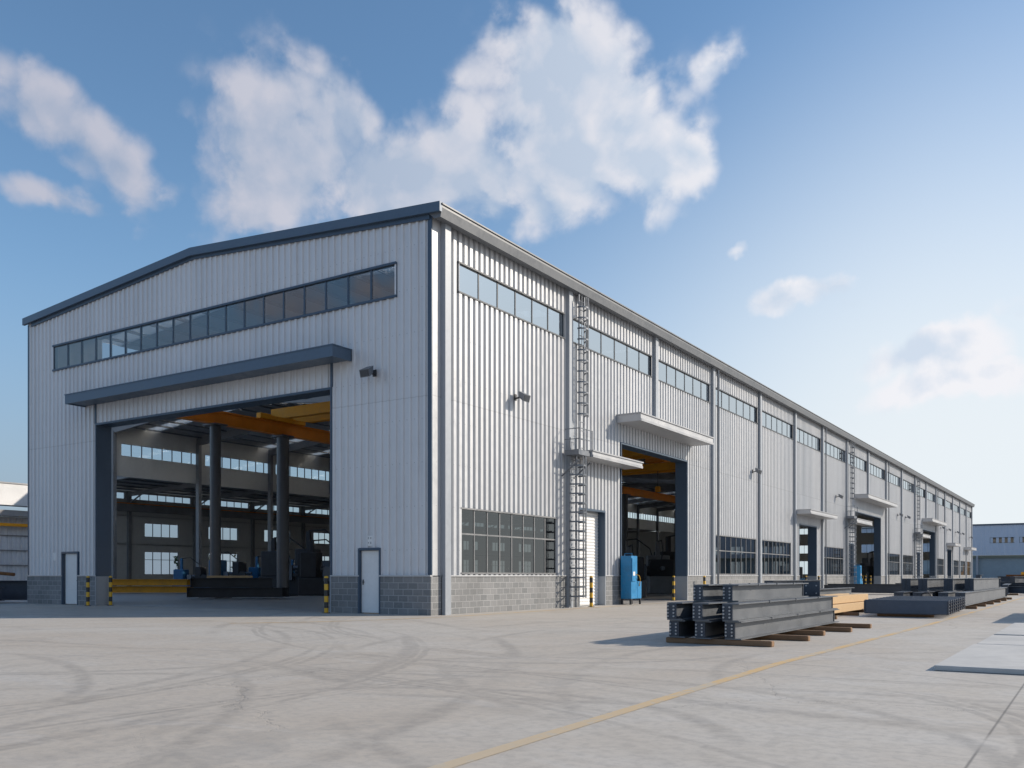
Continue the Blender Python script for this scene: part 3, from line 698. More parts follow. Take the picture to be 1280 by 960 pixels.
rw = MB(); rw.box(-24.22, -23.78, 6.0, 141, 10.4, 10.43); rw.box(-24.03, -23.97, 6, 141, 9.76, 10.4); rw.box(-24.22, -23.78, 6, 141, 9.725, 9.76); rw.box(-24.05, -23.95, 6, 141, 10.43, 10.52)
o = rw.build('crane_runway', 'crane_or'); tag(o, 'long orange crane runway beam across the tops of the round columns', 'crane beam')
rw = MB(); rw.box(-1.1, -.8, 2, 140, 9.7, 10.4); rw.box(-1.0, -.9, 2, 140, 10.4, 10.5)
o = rw.build('crane_runway', 'insteel'); tag(o, 'grey crane runway beam along the inside of the long side wall', 'crane beam')
def crane(y, lab):
    c = thing('bridge_crane', lab, 'crane', (0, y, 0), 0, 'yellow overhead cranes in the hall')
    for s_ in (-1, 1):
        MB().prism([(-23.7, 10.75), (-22.6, 10.5), (-2.2, 10.5), (-1.2, 10.75), (-1.2, 11.1), (-23.7, 11.1)], s_ * .9 - .22, s_ * .9 + .22).build('bridge_girder', 'crane', c)
    for x in (-24, -.95): MB().cbox(x - .2, x + .2, -1.8, 1.8, 10.53, 10.85, .02).build('end_carriage', 'crane', c)
    MB().cbox(-16.4, -14.6, -.8, .8, 11.26, 11.9, .05).build('trolley', 'crane_or', c)
    MB().tube([(-15.5, 0, 11.2), (-15.5, 0, 9.2)], .03, 6).build('hoist_rope', 'black', c)
    MB().cbox(-15.7, -15.3, -.18, .18, 8.7, 9.2, .05).build('hook_block', 'crane', c)
crane(15.6, 'yellow overhead crane bridge under the roof at top right of the gable gate')
crane(42, 'yellow overhead crane seen high in the first side gate')
crane(52, 'yellow overhead crane just behind the first one in the first side gate')
crane(84, 'yellow overhead crane seen in the second side gate')

# ------------------------------------------------------------------ bollards
bol = thing('bollard', 'striped bollard standing outside the left jamb of the gable gate, before the reveal', 'bollard', (-17.56, -.95, 0), 0, 'yellow and black bollards')
MB().tube([(0, 0, 0.01), (0, 0, 1.2), (0, 0, 1.225), (0, 0, 1.24)], .085, 16, [.07, .07, .06, .02]).build('post', 'stripe', bol, True)
MB().tube([(0, 0, 0.003), (0, 0, .02)], .13, 16).build('base_plate', 'black', bol, True)
dup(bol, (-17.22, -.15, 0), 0, 'striped bollard just inside the left jamb of the gable gate')
dup(bol, (-4.07, -.9, 0), 0, 'striped bollard at the right jamb of the gable gate, left of the white door')
dup(bol, (.55, 9.15, 0), 0, 'striped bollard at the foot of the caged ladder beside the white roller door')
dup(bol, (-.35, 19.6, 0), 0, 'striped bollard at the right jamb of the first side gate')
dup(bol, (.5, 21.6, 0), 0, 'striped bollard against the block plinth right of the first side gate')
dup(bol, (.4, 41.2, 0), 0, 'left striped bollard of the pair at the small side door')
dup(bol, (.4, 44.6, 0), 0, 'right striped bollard of the pair at the small side door')
dup(bol, (-.5, 64.6, 0), 0, 'left striped bollard of the pair in the second side gate')
dup(bol, (-.5, 66.8, 0), 0, 'right striped bollard of the pair in the second side gate')

# ------------------------------------------------------------------ floodlights
def flood(loc, rz, lab):
    f = thing('floodlight', lab, 'floodlight', loc, rz, 'floodlights on the hall walls')
    MB().cbox(-.1, .1, .0, .04, -.14, .14, .01).build('wall_bracket', 'black', f)
    MB().bar((0, .04, -.05), (0, .3, -.02), .06).build('arm', 'black', f)
    h = MB(); i = len(h.v)
    # wedge shaped lamp housing tilted down
    a, b = Vector((0, .55, -.12)), Vector((0, .25, .08))
    for (yy, zz, wx) in ((.28, .24, .17), (.66, .04, .26), (.58, -.26, .26), (.30, -.05, .17)):
        h.v += [(-wx, yy, zz), (wx, yy, zz)]
    h.f += [(i, i + 1, i + 3, i + 2), (i + 2, i + 3, i + 5, i + 4), (i + 4, i + 5, i + 7, i + 6), (i + 6, i + 7, i + 1, i), (i, i + 2, i + 4, i + 6), (i + 1, i + 7, i + 5, i + 3)]
    hh = h.build('lamp_housing', 'galv', f)
    f.scale = (.8, .8, .8)
    g = MB(); g.quad((-.22, .672, .01), (.22, .672, .01), (.22, .60, -.23), (-.22, .60, -.23)); g.build('lens', 'frame', f)
    return f
fl0 = flood((.06, 4.3, 7.6), R(-90), 'floodlight on the long wall, nearest the corner, left of the ladder')
dup(fl0, (-2.3, GY - .03, 7.85), R(180), 'floodlight on the blue-shaded gable wall right of the big canopy')
for y, l in ((30.6, 'floodlight high above the first pair of lower windows beyond the first side gate'), (51.1, 'floodlight left of the second caged ladder'),
             (77, 'left floodlight of the two beyond the second side gate'), (81.5, 'right floodlight of the two beyond the second side gate'),
             (107, 'floodlight just beyond the third side gate'), (113, 'floodlight above the far small door canopy'),
             (121.5, 'third floodlight from the far end of the long wall'), (127.5, 'second floodlight from the far end of the long wall'), (138, 'last floodlight at the far end of the long wall')):
    dup(fl0, (.06, y, 7.5 if y < 130 else 7.3), R(-90), l)

# ------------------------------------------------------------------ caged ladders with platform
def ladder(yc, lab):
    f = thing('caged_ladder', lab, 'ladder', (.26, yc, 0), 0, 'caged ladders up the long wall')
    pr = {}
    def part(nm, key, mk, loc):
        if key not in pr:
            o = mk().build(nm, 'galv', f); pr[key] = o
        else:
            o = pr[key].copy(); col.objects.link(o); o.parent = f
        o.location = loc
    # lower flight: nearer the wall column, upper flight shifted along
    for (y0, z0, z1) in ((-.35, .05, 6.6), (.35, 5.7, 12.6)):
        for s_ in (-.22, .22): MB().bar((.1, y0 + s_, z0), (.1, y0 + s_, z1), .06, .03).build('stile', 'galv', f)
        z = z0 + .25
        while z < z1: part('rung', 'r', lambda: MB().tube([(0, -.22, 0), (0, .22, 0)], .016, 6), (.1, y0, z)); z += .34
    def hoop(rx=.52, ry=.36):
        m = MB(); P = []
        for k in range(13):
            t = math.pi * k / 12; P.append((.05 + rx * math.sin(t), -ry * math.cos(t), 0))
        for a, b in zip(P, P[1:]): m.bar(a, b, .02, .06)
        return m
    z = .45
    while z < 5.6: part('cage_hoop', 'h', hoop, (.08, -.35, z)); z += .36
    z = 7.6
    while z < 12.2: part('cage_hoop', 'h2', lambda: hoop(.3, .29), (.02, .35, z)); z += .42
    for (y0, z0, z1) in ((-.35, .4, 5.85), (.35, 7.5, 12.2)):
        for t in (.6, 1.2, math.pi / 2, 1.95, 2.55):
            rx, ry, ox = (.52, .36, .13) if y0 < 0 else (.3, .29, .07)
            MB().bar((ox + rx * math.sin(t), y0 - ry * math.cos(t), z0), (ox + rx * math.sin(t), y0 - ry * math.cos(t), z1), .03, .02).build('cage_bar', 'galv', f)
    MB().box(-.05, .56, -.72, .24, 5.9, 6.1).build('platform', 'galv', f)
    m = MB()
    for z in (6.5, 6.9): m.bar((.6, -.73, z), (.6, .3, z), .03); m.bar((-.05, -.73, z), (.6, -.73, z), .03)
    for y in (-.73, -.2, .3): m.bar((.6, y, 6.1), (.6, y, 6.92), .03)
    m.build('guard_rail', 'galv', f)
    MB().bar((-.2, -.7, 5.1), (.55, -.7, 5.68), .05).build('platform_bracket', 'galv', f); MB().bar((-.2, .25, 5.1), (.55, .25, 5.68), .05).build('platform_bracket', 'galv', f)
    return f
ladder(8.35, 'caged ladder at the first wall column, left of the white roller door')
ladder(54.7, 'second caged ladder from the near corner, beside the second side gate')
ladder(87.0, 'third and farthest caged ladder on the long wall')

# ------------------------------------------------------------------ blue cabinet trolley
cb = thing('machine_cabinet', 'tall bright blue cabinet on legs beside the first side gate', 'cabinet', (.2, 12.5, 0))
MB().cbox(0, .5, 0, .62, .25, 2.1, .015).build('cabinet_body', 'blue', cb)
MB().cbox(.502, .54, .03, .38, 1.0, 2.0, .008).build('upper_door', 'blue', cb)
m = MB(); m.cbox(0, .5, .625, 1.05, .25, 1.0, .015); m.build('side_box', 'blue', cb)
m = MB(); m.tube([(.25, .7, 1.0), (.25, .7, 1.25), (.25, 1.0, 1.25), (.25, 1.0, 1.0)], .02, 8); m.tube([(.05, .3, 2.1), (.05, .3, 2.2), (.4, .3, 2.2), (.4, .3, 2.1)], .015, 8); m.build('handle', 'blue', cb, True)
for (x, y) in ((.05, .05), (.45, .05), (.05, 1.0), (.45, 1.0)): MB().cbox(x - .04, x + .04, y - .04, y + .04, .003, .25, .008).build('leg', 'black', cb)
m = MB(); m.box(.541, .548, .1, .3, 1.25, 1.42); m.build('gauge_panel', 'white', cb)
m = MB(); m.tube([(.5, .5, 1.3), (.62, .55, 1.25), (.6, .7, 1.1), (.52, .8, .8)], .018, 8); m.build('hose', 'ochre', cb, True)

# ------------------------------------------------------------------ steel sections
def hbeam_mesh(Ln, wl, wr, h, core=(-.19, -.05), tf=.022, lugs=True):
    m = MB(); m.box(-wl, wr, 0, Ln, 0, tf); m.box(-wl, wr, 0, Ln, h - tf, h); m.box(core[0], core[1], 0.03, Ln - .03, tf, h - tf)
    if Ln > 4:
        for k in range(1, 4):
            y = Ln * k / 4; m.box(wr - .02, wr + .012, y - .03, y + .03, h - .03, h + .012)
    return m
beam_i = [0]
def hbeam(loc, rz, Ln, label, h=.325, wl=.215, wr=.085, mat='beam', plate=True, group=None, core=(-.19, -.05), cat='steel beam'):
    b = thing('steel_beam', label, cat, loc, rz, group)
    hbeam_mesh(Ln, wl, wr, h, core).build('beam_section', mat, b)
    if plate:
        for yy in (0.0, Ln - .03):
            pm = MB(); pm.cbox(core[0] - .03, core[1] + .02, yy - .005, yy + .03 + .005, .024, h - .024, .004); p = pm.build('end_plate', 'beam_dark', b)
            if yy == 0.0:
                bm_ = MB()
                for z in [.07 + (h - .14) * k / 3 for k in range(4)]:
                    for x in (core[0] + .0, core[1] - .03): bm_.tube([(x, yy - .004, z), (x, yy - .03, z)], .017, 6)
                bm_.build('bolts', 'bolt', p)
    return b
def timber(loc, rz, sx, sy, sz, label, mat='wood_dk', group=None):
    m = MB(); m.cbox(-sx / 2, sx / 2, -sy / 2, sy / 2, 0, sz, .012)
    o = m.build('timber_bearer', mat); o.location = loc; o.rotation_euler = (0, 0, rz); tag(o, label, 'timber', group); return o
# nearest stack
ys = -7.2
for k, (y, xl, xr, lab) in enumerate(((-7.05, 10.75, 12.75, 'front timber bearer under the near end of the nearest beam stack'), (-5.3, 10.9, 12.9, 'second timber bearer from the front under the nearest beam stack'),
                                      (-3.5, 10.9, 12.75, 'third timber bearer from the front under the nearest beam stack'), (-2.0, 10.9, 12.95, 'fourth timber bearer from the front under the nearest beam stack'), (-.2, 10.9, 13.0, 'rearmost timber bearer under the nearest beam stack'))):
    timber(((xl + xr) / 2, y, 0.002), R((-1, 1.5, -2, 1, 0)[k]), xr - xl, .16, .1, lab, group='timber bearers under the nearest stack')
names = ['right-hand', 'middle', 'left-hand']
for r_, (z, yo) in enumerate(((.104, 0), (.43, -.04))):
    for k in range(3):
        hbeam((12.12 - .53 * k - .03 * r_, ys + yo + (.05, -.03, .04)[k], z), R((.3, -.4, .2)[k]), 7.4, '%s grey beam in the %s row of the nearest stack' % (names[k], ('bottom', 'second')[r_]), group='beams of the nearest stack')
hbeam((11.76, -6.25, .756), 0, 4.9, 'right-hand grey beam on top of the nearest stack', group='beams of the nearest stack')
hbeam((11.27, -6.5, .756), R(.4), 4.9, 'left-hand grey beam on top of the nearest stack', group='beams of the nearest stack')
br = thing('steel_bracket', 'dark angled steel bracket standing on the far end of the nearest stack', 'bracket', (11.75, -.75, .75))
m = MB(); m.box(-.2, .2, 0, .02, 0, .36); m.build('face_plate', 'beam_dark', br); m = MB(); m.box(-.22, .22, .02, .4, 0, .02); m.build('foot_plate', 'beam_dark', br); m = MB(); m.prism([(-.01, .02), (.01, .02), (.01, .33), (-.01, .33)], .02, .25); m.build('gusset', 'beam_dark', br)
m = MB()
for x in (-.12, .12):
    for z in (.08, .26): m.tube([(x, -.002, z), (x, -.02, z)], .02, 6)
m.build('bolts', 'bolt', br)

# short sections laid side by side, then bundle, on packers
timber((12.6, 6.7, .002), 0, 1.6, .14, .09, 'front packer under the row of short dark sections'); timber((12.4, 9.2, .002), 0, 2.2, .14, .09, 'middle packer under the row of short dark sections'); timber((12.35, 12.0, .002), 0, 2.2, .14, .09, 'rear packer under the row of short dark sections')
ordn = ['nearest', 'second', 'third', 'fourth', 'fifth', 'sixth', 'seventh', 'eighth', 'ninth']
for k in range(9):
    b = hbeam((13.85 - .03 * k, 6.35 + .72 * k, .095), R(90), 2.35, '%s of the short blue-grey sections laid side by side on the yard' % ordn[k], h=.42, wl=.06, wr=.16, mat='beam_blue', core=(-.1, -.06), group='short sections laid side by side')
# second stack: big tapered girders
def girder(loc, rz, Ln, label, h=.5, w=.36, mat='beam'):
    b = thing('steel_girder', label, 'steel girder', loc, rz, 'girders of the second stack')
    m = MB(); m.box(-w / 2, w / 2, 0, Ln, 0, .025); m.box(-w / 2, w / 2, 0, Ln, h - .025, h); m.box(-.06, w / 2 - .08, 0.05, Ln - .05, .025, h - .025); m.build('beam_section', mat, b)
    for yy in (0.0, Ln - .04):
        for s_ in (-1, 1):
            q = MB(); q.prism([(s_ * .013, .026), (s_ * (w / 2 - .01), .026), (s_ * (w / 2 - .01), h - .026), (s_ * .013, h - .026)], yy + .01, yy + .03); q.build('stiffener', 'beam_dark' if yy == 0 else mat, b)
    return b
for k, (x, y, z, Ln) in enumerate(((13.2, 14.4, .12, 18), (12.6, 14.6, .12, 18), (11.8, 14.0, .12, 14), (11.1, 14.2, .12, 14), (13.0, 19.0, .63, 12), (12.4, 17.5, .63, 9), (11.6, 16.5, .63, 7), (10.9, 17, .63, 8))):
    girder((x, y, z), 0, Ln, ['right-hand bottom girder of the second stack, in full sun', 'second bottom girder from the right in the second stack', 'third bottom girder from the right in the second stack', 'left-hand bottom girder of the second stack',
        'long right-hand girder on top of the second stack', 'second top girder from the right in the second stack', 'third top girder from the right in the second stack', 'left-hand girder on top of the second stack'][k], mat='beam' if k not in (2, 3) else 'beam_dark')
for k in range(6): timber((12.4, 15 + 3.2 * k, .002), 0, 2.6, .18, .11, '%s timber bearer from the front under the second stack of girders' % ordn[k], group='timber bearers under the second stack')
# coil of cable on the second stack front
m = MB(); 
for q in range(3): m.tube([(12.1 + .2 * math.cos(t * .4), 14.05 - .05 * q, .42 + .2 * math.sin(t * .4)) for t in range(17)], .018, 6)
tag(m.build('cable_coil', 'black', None, True), 'black coil of cable hanging on the front end of the second stack', 'cable')

# sawn timber pile behind the nearest stack
pl = [(9.55, 3.2, .10), (9.95, 3.0, .10), (10.3, 3.3, .10), (9.6, 3.6, .36), (10.05, 3.4, .36)]
for k, (x, y, z) in enumerate(pl):
    m = MB(); m.cbox(-.17, .17, 0, 7.5, 0, .25, .012); o = m.build('timber_baulk', 'wood'); o.location = (x + .35, y, z); o.rotation_euler = (0, 0, R((.5, -.6, .3, 1.0, -.8)[k]))
    tag(o, ['left-hand pale squared baulk at the bottom of the timber pile', 'middle pale squared baulk at the bottom of the timber pile', 'right-hand pale squared baulk at the bottom of the timber pile', 'left-hand pale baulk on top of the timber pile', 'right-hand pale baulk on top of the timber pile'][k], 'timber', 'baulks of the pale timber pile')
for k in range(3): timber((10.3, 3.9 + 2.8 * k, .002), 0, 1.9, .12, .095, '%s bearer under the pale timber pile' % ordn[k], group='bearers under the pale timber pile')

# grey girders lying near the small side door
def section(loc, rz, Ln, label, h=.5, w=.3, mat='beam', bearers=True, group=None):
    b = thing('steel_beam', label, 'steel beam', loc, rz, group)
    m = MB(); m.box(-w / 2, w / 2, 0, Ln, 0, .025); m.box(-w / 2, w / 2, 0, Ln, h - .025, h); m.box(-.015, .015, 0, Ln, .025, h - .025); m.build('beam_section', mat, b)
    q = MB(); q.box(-w / 2 + .01, w / 2 - .01, -.012, .012, .0, h); q.build('end_plate', 'beam_dark', b)
    return b
G = 'loose steel beams about the yard'
yard = [(7.3, 9.5, .12, 0, 14, .55, 'beam', 'long grey beam lying behind the nearest stack toward the small side door'),
        (6.7, 9.8, .12, 0, 12, .5, 'beam_dark', 'dark beam lying left of the long grey beam behind the nearest stack'),
        (7.1, 11.0, .66, 1, 8, .4, 'beam_dark', 'short dark beam on top of the long grey one behind the nearest stack'),
        (7.8, 40, .1, 80, 6, .6, 'beam_dark', 'dark beam lying across the yard before the second side gate'),
        (8.2, 42, .1, 84, 7, .5, 'beam_dark', 'dark beam lying across the yard just behind the one before the second side gate'),
        (10.2, 46, .1, 0, 12, .6, 'beam_dark', 'dark beam beside the far end of the second stack'),
        (12.7, 40, .1, 3, 8, .6, 'beam_blue', 'blue-grey beam beyond the second stack on its right side'),
        (14.2, 44, .1, 70, 5, .45, 'beam_blue', 'blue-grey beam lying crosswise beyond the second stack'),
        (15.4, 52, .1, 60, 6, .5, 'beam_blue', 'blue-grey beam lying askew at the right edge of the yard'),
        (12.2, 55, .1, -8, 10, .6, 'beam', 'grey beam in the far yard left of the askew ones'),
        (9.2, 60, .1, 4, 12, .7, 'beam_dark', 'big dark beam in the far yard near the hall'),
        (9.0, 62, .82, 4, 9, .5, 'beam_dark', 'dark beam stacked on the big dark one in the far yard'),
        (7.5, 76, .1, 10, 10, .9, 'beam', 'grey beam standing tall in the far yard before the third side gate'),
        (6.0, 78, .1, 2, 10, .8, 'beam_dark', 'dark beam in the far yard before the third side gate'),
        (14.5, 70, .1, 20, 9, .6, 'rust', 'rusty beam in the far yard at right'),
        (12.5, 84, .1, -10, 9, .8, 'beam_dark', 'dark beam in the distance at right of the hall end'),
        (15.5, 88, .1, 40, 8, .7, 'beam', 'grey beam in the distance near the right edge'),
        (10.5, 100, .1, 0, 12, 1.0, 'beam_dark', 'deep dark beam far away before the end of the hall'),
        (16.5, 62, .1, 85, 6, .4, 'beam_blue', 'low blue-grey beam lying crosswise far off at the right edge')]
for (x, y, z, a, Ln, h, mat, lab) in yard: section((x, y, z), R(a), Ln, lab, h, .35, mat, group=G)
for k, (x, y, s_) in enumerate(((7.0, 10.2, 1.6), (7.0, 15, 1.6), (7.0, 20.5, 1.6), (10.2, 49, 1.4), (12.5, 43, 1.4), (12.6, 58, 1.6))):
    timber((x, y, .002), 0, s_, .16, .11, ['first bearer under the long grey beam behind the nearest stack', 'middle bearer under the long grey beam behind the nearest stack', 'last bearer under the long grey beam behind the nearest stack', 'bearer under the dark beam beside the second stack', 'bearer under the blue-grey beam beyond the second stack', 'bearer under the grey beam in the far yard'][k])

rh = random.Random(11)
for k in range(26):
    y = rh.uniform(48, 120); x = rh.uniform(9.5, 15 + y * .05); z = rh.choice((.1, .1, .1, .75))
    section((x, y, z), R(rh.choice((rh.uniform(-15, 15), rh.uniform(60, 95)))), rh.uniform(4, 9), 'steel member lying in the jumbled far yard before the distant factory', rh.uniform(.35, .8), .35, rh.choice(('beam', 'beam_dark', 'beam_dark', 'beam_blue', 'rust', 'galv')), group='jumbled steel in the far yard')
# steel plates lying on the right
for k, (y0, y1) in enumerate(((-9.85, -5.35), (-4.9, -2.1), (-1.75, 3.6))):
    m = MB(); m.cbox(15.72, 21.5, y0, y1, .004, .07 if k == 0 else .045, .006); o = m.build('steel_plate', 'plate')
    tag(o, ['near pale steel plate flat on the yard at the right edge, shadow along its front', 'middle pale steel plate flat on the yard at the right edge', 'far pale steel plate flat on the yard at the right edge'][k], 'steel plate', 'pale plates on the yard')

# left of the hall: steel heap and neighbouring shed
for k, (x, y, z, a, Ln, h, mat, lab) in enumerate(((-27.2, -4.2, .12, -60, 4.6, .5, 'beam_blue', 'blue-grey beam in front at the foot of the hall\'s left corner'), (-27.4, -3.4, .12, -60, 4.3, .6, 'beam_dark', 'dark beam second in the heap left of the hall'),
        (-27.6, -3.9, .72, -62, 4.2, .4, 'beam_blue', 'blue-grey beam on top of the heap left of the hall'), (-28.4, -2.4, .12, -58, 5, .9, 'beam_dark', 'deep dark beam at the back of the heap left of the hall'))):
    section((x, y, z), R(a), Ln, lab, h, .45, mat, group='steel heap left of the hall')
timber((-24.9, -3.4, .002), R(-60), .2, 4.4, .1, 'timber bearer in front of the steel heap left of the hall', mat='ochre')
tag(MB().tube([(-27, -1.6, 1.1), (-26.2, -1.2, 1.42), (-25.2, -.7, 1.38), (-24.4, -.3, 1.3)], .08, 8).build('bent_pipe', 'rust', None, True), 'rusty bent pipe lying on the heap left of the hall', 'pipe')
sh = thing('neighbouring_shed', 'pale low shed with yellow crane rail left of the hall', 'shed', (-44, -14, 0))
m = MB(); sheet(m, 'y', 0, 1, 0, 27, 0, 5.2, PR); m.build('wall', 'clad_gable', sh)
m = MB(); m.box(.1, 1.3, 0, 27, 5.9, 7.3); m.build('fascia', 'white', sh)
m = MB(); m.box(-10, 1.35, 0, 27, 7.31, 7.4); m.build('roof', 'trim', sh)
m = MB(); m.box(-.2, .9, 0, 27, 5.22, 5.6); m.build('eaves_beam', 'trim', sh)
m = MB(); m.box(.3, .55, 0, 27, 4.55, 4.75); m.build('crane_rail', 'crane', sh)
for z in (1.9, 2.9, 3.9): MB().box(.05, .13, 0, 27, z, z + .08).build('wall_rail', 'insteel', sh)
for k in range(4): MB().box(.1, .4, 2 + 6.3 * k, 2.25 + 6.3 * k, 0, 5.2).build('column', 'insteel', sh)
for k in range(3): window('y', 0, 1, 3.2 + 6.3 * k, 6.6 + 6.3 * k, 2.05, 2.85, 4, 'frame', 'glass_clear', name='window', parent=sh)

# ------------------------------------------------------------------ inside the hall
G = 'ochre beams on the workshop floor'
for k in range(5):
    section((-39.6 - .34 * (k % 3), 14.1 + .52 * (k % 3), .08 + .5 * (k // 3)), R(-57), 5.6, ['front ochre beam on the floor inside the gable gate, bottom row', 'middle ochre beam on the floor inside the gable gate, bottom row', 'rear ochre beam on the floor inside the gable gate, bottom row', 'front ochre beam of the upper row inside the gable gate', 'rear ochre beam of the upper row inside the gable gate'][k], .42, .5, 'ochre', group=G)
for k, (x, y, z, Ln) in enumerate(((-23.2, 8.3, .1, 5.0), (-23.5, 8.85, .1, 4.6), (-23.3, 8.6, .62, 4.3), (-22.9, 9.8, .1, 4.0))):
    section((x, y, z), R(-57), Ln, ['front black girder on the floor between the two round columns, bottom row', 'second black girder on the floor between the two round columns', 'top black girder on the pile between the two round columns', 'rear black girder on the floor between the two round columns'][k], .5, .5, 'black', group='black girders on the workshop floor')
m = MB(); m.cbox(-1.2, 1.2, -.12, .12, 0, .12, .01); o = m.build('timber_plank', 'wood'); o.location = (-21.6, 9.7, 1.13); o.rotation_euler = (0, 0, R(33)); tag(o, 'pale plank lying on the black girders inside the gable gate', 'timber')
def machine(x, y, s, mat, lab, rz=0, seed=0):
    rnd = random.Random(seed)
    c = thing('workshop_machine', lab, 'machine', (x, y, 0), rz)
    MB().cbox(-1.3 * s, 1.3 * s, -.6 * s, .6 * s, .02, .75 * s, .04).build('machine_bed', mat, c)
    MB().cbox(-1.25 * s, -.55 * s, -.5 * s, .5 * s, .75 * s, (1.5 + rnd.random() * .4) * s, .05).build('drive_housing', mat, c)
    MB().cbox(.25 * s, .65 * s, -.55 * s, .55 * s, .75 * s, (1.3 + rnd.random() * .5) * s, .04).build('tool_head', 'black', c)
    MB().tube([(-.5 * s, 0, 1.1 * s), (1.2 * s, 0, 1.1 * s)], .09 * s, 12).build('spindle', 'galv', c, True)
    MB().tube([(.9 * s, -.55 * s, 1.0 * s), (.9 * s, -.68 * s, 1.0 * s)], .22 * s, 16).build('hand_wheel', 'black', c, True)
    MB().cbox(-.95 * s, -.8 * s, -.1 * s, .1 * s, 1.4 * s, 2.3 * s, .02).build('mast', mat, c)
    MB().tube([(-.87 * s, 0, 2.3 * s), (-.3 * s, .1 * s, 2.35 * s), (.3 * s, .1 * s, 1.9 * s), (.45 * s, 0, 1.4 * s)], .03 * s, 6).build('hose', 'black', c, True)
    MB().cbox(-.2 * s, .1 * s, -.75 * s, -.62 * s, .6 * s, 1.2 * s, .02).build('control_box', 'galv', c)
    return c
machine(-39.0, 20.9, 1.1, 'blue_dk', 'blue machine left of the slim column inside the gable gate', R(30), 1)
machine(-38.5, 24.0, 1.3, 'blue_dk', 'blue machine with tall housing behind the slim column inside the gable gate', R(25), 2)
machine(-37.5, 26.8, 1.2, 'blue_dk', 'blue machine between the two round columns inside the gable gate', R(20), 3)
machine(-35.5, 28.5, 1.1, 'blue_dk', 'blue machine close behind the thick round column', R(15), 4)
machine(-26.0, 18.6, 1.6, 'black', 'tall black machine right of the thick column inside the gable gate', R(30), 5)
machine(-23.0, 18.9, 1.5, 'black', 'bulky black machine at the right edge of the gable gate view', R(30), 6)
machine(-27.5, 23.5, 1.9, 'black', 'black machine farther back behind the right jamb of the gable gate', R(30), 7)
machine(-5.4, 25.2, 1.3, 'dkcol', 'dark grey machine in the left half of the first side gate', R(-60), 8)
machine(-8.5, 36.5, 1.6, 'insteel', 'grey machine in the middle of the first side gate', R(-60), 9)
machine(-6.5, 62.0, 1.3, 'blue_dk', 'blue machine inside the small side door', R(-50), 11)
machine(-3.5, 85.0, 1.4, 'dkcol', 'dark machine nearest at right in the second side gate', R(-50), 12)
for (x, y, sz_, mt, rz_, lb) in ((-10, 44, 1.9, 'black', -30, 'tall black machine farther back at right in the first side gate'), (-16, 50, 1.9, 'dkcol', 20, 'grey-black machine farthest back at left in the first side gate'),
        (-6, 97, 1.8, 'dkcol', -50, 'grey-black machine at right in the second side gate, deep inside'), (-8, 110, 2.0, 'insteel', -40, 'mid-grey machine farthest back in the second side gate')):
    machine(x, y, sz_, mt, lb, R(rz_), int(y))
cb2 = dup(cb, (.15, 56.9, 0), 0, 'bright blue cabinet on legs beside the second side gate')

# ------------------------------------------------------------------ trees beyond the low hall
def tree(x, y, h, seed, lab, bare=False):
    rnd = random.Random(seed)
    t = thing('broadleaf_tree' if not bare else 'bare_tree', lab, 'tree', (x, y, 0))
    m = MB(); m.tube([(0, 0, 0), (.1, .05, h * .25), (0, .1, h * .5), (.1, 0, h * .85)], .2, 8, [.22, .17, .12, .03])
    tips = []
    for k in range(10):
        a = rnd.random() * 6.28; z = h * (.25 + .5 * rnd.random()); r = h * (.2 + .15 * rnd.random())
        tip = (math.cos(a) * r, math.sin(a) * r, z + h * .18); m.tube([(0, .05, z), (tip[0] * .5, tip[1] * .5, z + h * .06), tip], .05, 6, [.07, .045, .015]); tips.append(tip)
        if bare:
            for q in range(5):
                a2 = a + rnd.uniform(-1, 1); l2 = h * rnd.uniform(.06, .14); s_ = rnd.uniform(.5, 1); b0 = (tip[0] * s_, tip[1] * s_, z + h * .18 * s_ - .1)
                m.tube([b0, (b0[0] + math.cos(a2) * l2, b0[1] + math.sin(a2) * l2, b0[2] + l2)], .015, 4, [.02, .008])
    m.build('trunk', 'bark', t, True)
    if bare: return t
    c = MB()
    for k in range(1500):
        tp = rnd.choice(tips); u = Vector((rnd.gauss(0, 1), rnd.gauss(0, 1), rnd.gauss(0, .8))) * h * .09
        p = Vector(tp) * rnd.uniform(.6, 1.0) + u + Vector((0, 0, h * .03)); s_ = rnd.uniform(.12, .26)
        a = Vector((rnd.gauss(0, 1), rnd.gauss(0, 1), rnd.gauss(0, 1))).normalized(); b = a.cross(Vector((rnd.gauss(0, 1), rnd.gauss(0, 1), rnd.gauss(0, 1)))).normalized()
        c.quad(p - a * s_, p + b * s_ * .6, p + a * s_, p - b * s_ * .6)
    c.build('crown', 'leaf', t); return t
for k in range(7):
    tree(-71.5 - 1.5 * (k % 3), 26.5 + 5.6 * k + (k % 2) * 2, 4.0 + (k % 3) * .5, 40 + k, ['%s green tree from the left glimpsed through the low windows of the rear hall' % ordn[k] if k else 'leftmost green tree glimpsed through the low windows of the rear hall'][0])

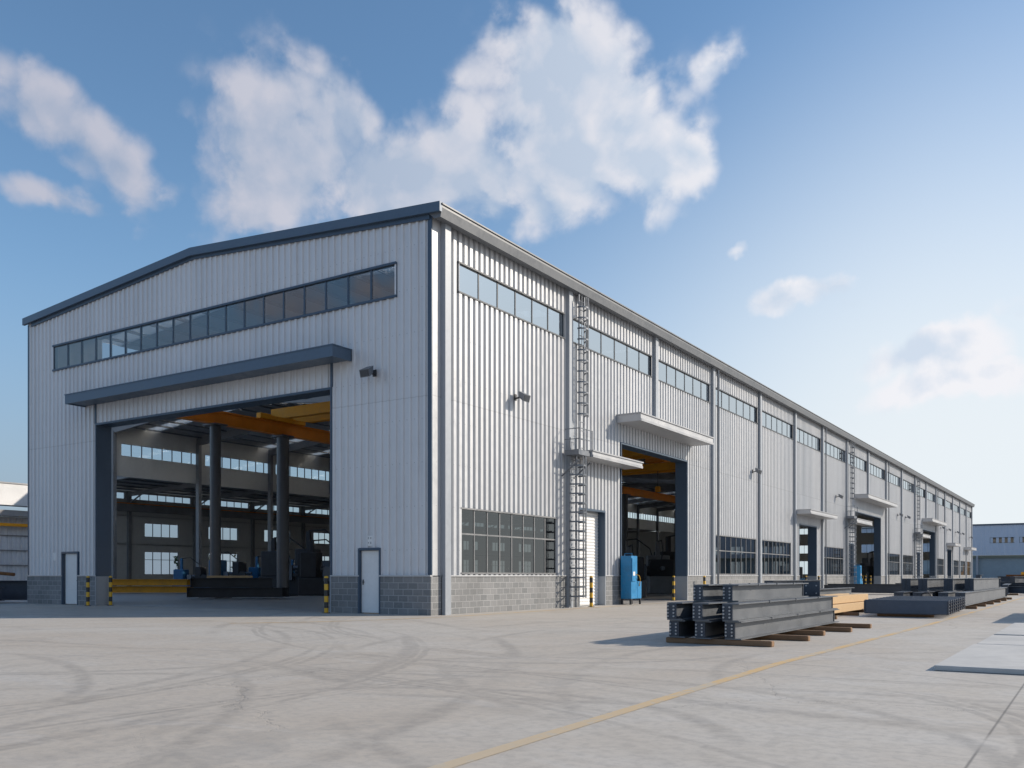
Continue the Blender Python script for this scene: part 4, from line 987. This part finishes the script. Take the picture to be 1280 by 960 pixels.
# ------------------------------------------------------------------ far building at the right
fb_ = thing('far_factory', 'distant blue-grey factory with dark roofline beyond the end of the hall', 'factory', (-40, 216, 0))
m = MB(); sheet(m, 'x', 0, -1, 0, 150, 6.0, 13.0, (1.2, .05, .5, .05)); m.build('upper_wall', M.setdefault('far_blue_hazed', paint('haze_paled_blue_sheet', (0.45, 0.52, 0.63), .5, .1, .06, .1)), fb_)  # distance haze is mixed into this sheet colour by lightening it
m = MB(); m.box(-.3, 150, -.25, 40, 13.0, 13.35); m.build('roof', 'navy', fb_)
m = MB(); m.box(0, 150, .8, 1.2, 0, 6); m.build('lower_wall', M.setdefault('far_low', paint('dull_blue_sheet', (0.24, 0.30, 0.34), .5, 0, .1, .2)), fb_)
m = MB(); m.box(0, 150, .1, .75, 5.4, 5.98); m.build('fascia_band', M.setdefault('far_olive', paint('olive_band', (0.16, 0.17, 0.13), .6, 0, .1, .2)), fb_)
for k in range(10):
    MB().box(3 + 15 * k, 3.5 + 15 * k, -.1, .4, 0, 5.95).build('column', 'colm', fb_)
for k, (x, wd) in enumerate(((36, 5), (42, 8), (52, 4), (66, 7), (75, 12), (92, 6))):
    window('x', 0, -1, x, x + wd, 8.9, 10.1, 4, 'frame', 'glass_low', name='window', parent=fb_)
for k, x in enumerate((44, 60, 73, 86)):
    window('x', .8, -1, x, x + 7, 2.4, 4.4, 5, 'frame_pale', 'glass', name='lower_window', parent=fb_)
yc = thing('mobile_crane', 'small yellow lifting machine standing before the distant blue-grey factory', 'crane', (5.5, 190, 0))
MB().cbox(-1.5, 1.5, -1, 1, .6, 2.0, .1).build('chassis', 'crane', yc); MB().cbox(-.2, 1.2, -.8, .8, 2.0, 3.6, .1).build('cab', 'crane', yc)
MB().bar((-.8, 0, 2), (1.6, 0, 6.5), .35).build('boom', 'crane', yc)
for (x, y) in ((-1, -1), (1, -1), (-1, 1), (1, 1)): MB().tube([(x, y - .2, .55), (x, y + .2, .55)], .55, 14).build('wheel', 'black', yc, True)

# ------------------------------------------------------------------ things just outside the frame that throw the shadows on the yard
for k in range(3):
    section((17.2 + .55 * k, 5.6, .1), 0, 7.5, ['left beam of the grey pile just right of the pale plates', 'middle beam of the grey pile right of the pale plates', 'right beam of the grey pile right of the pale plates'][k], 1.15, .5, 'beam')
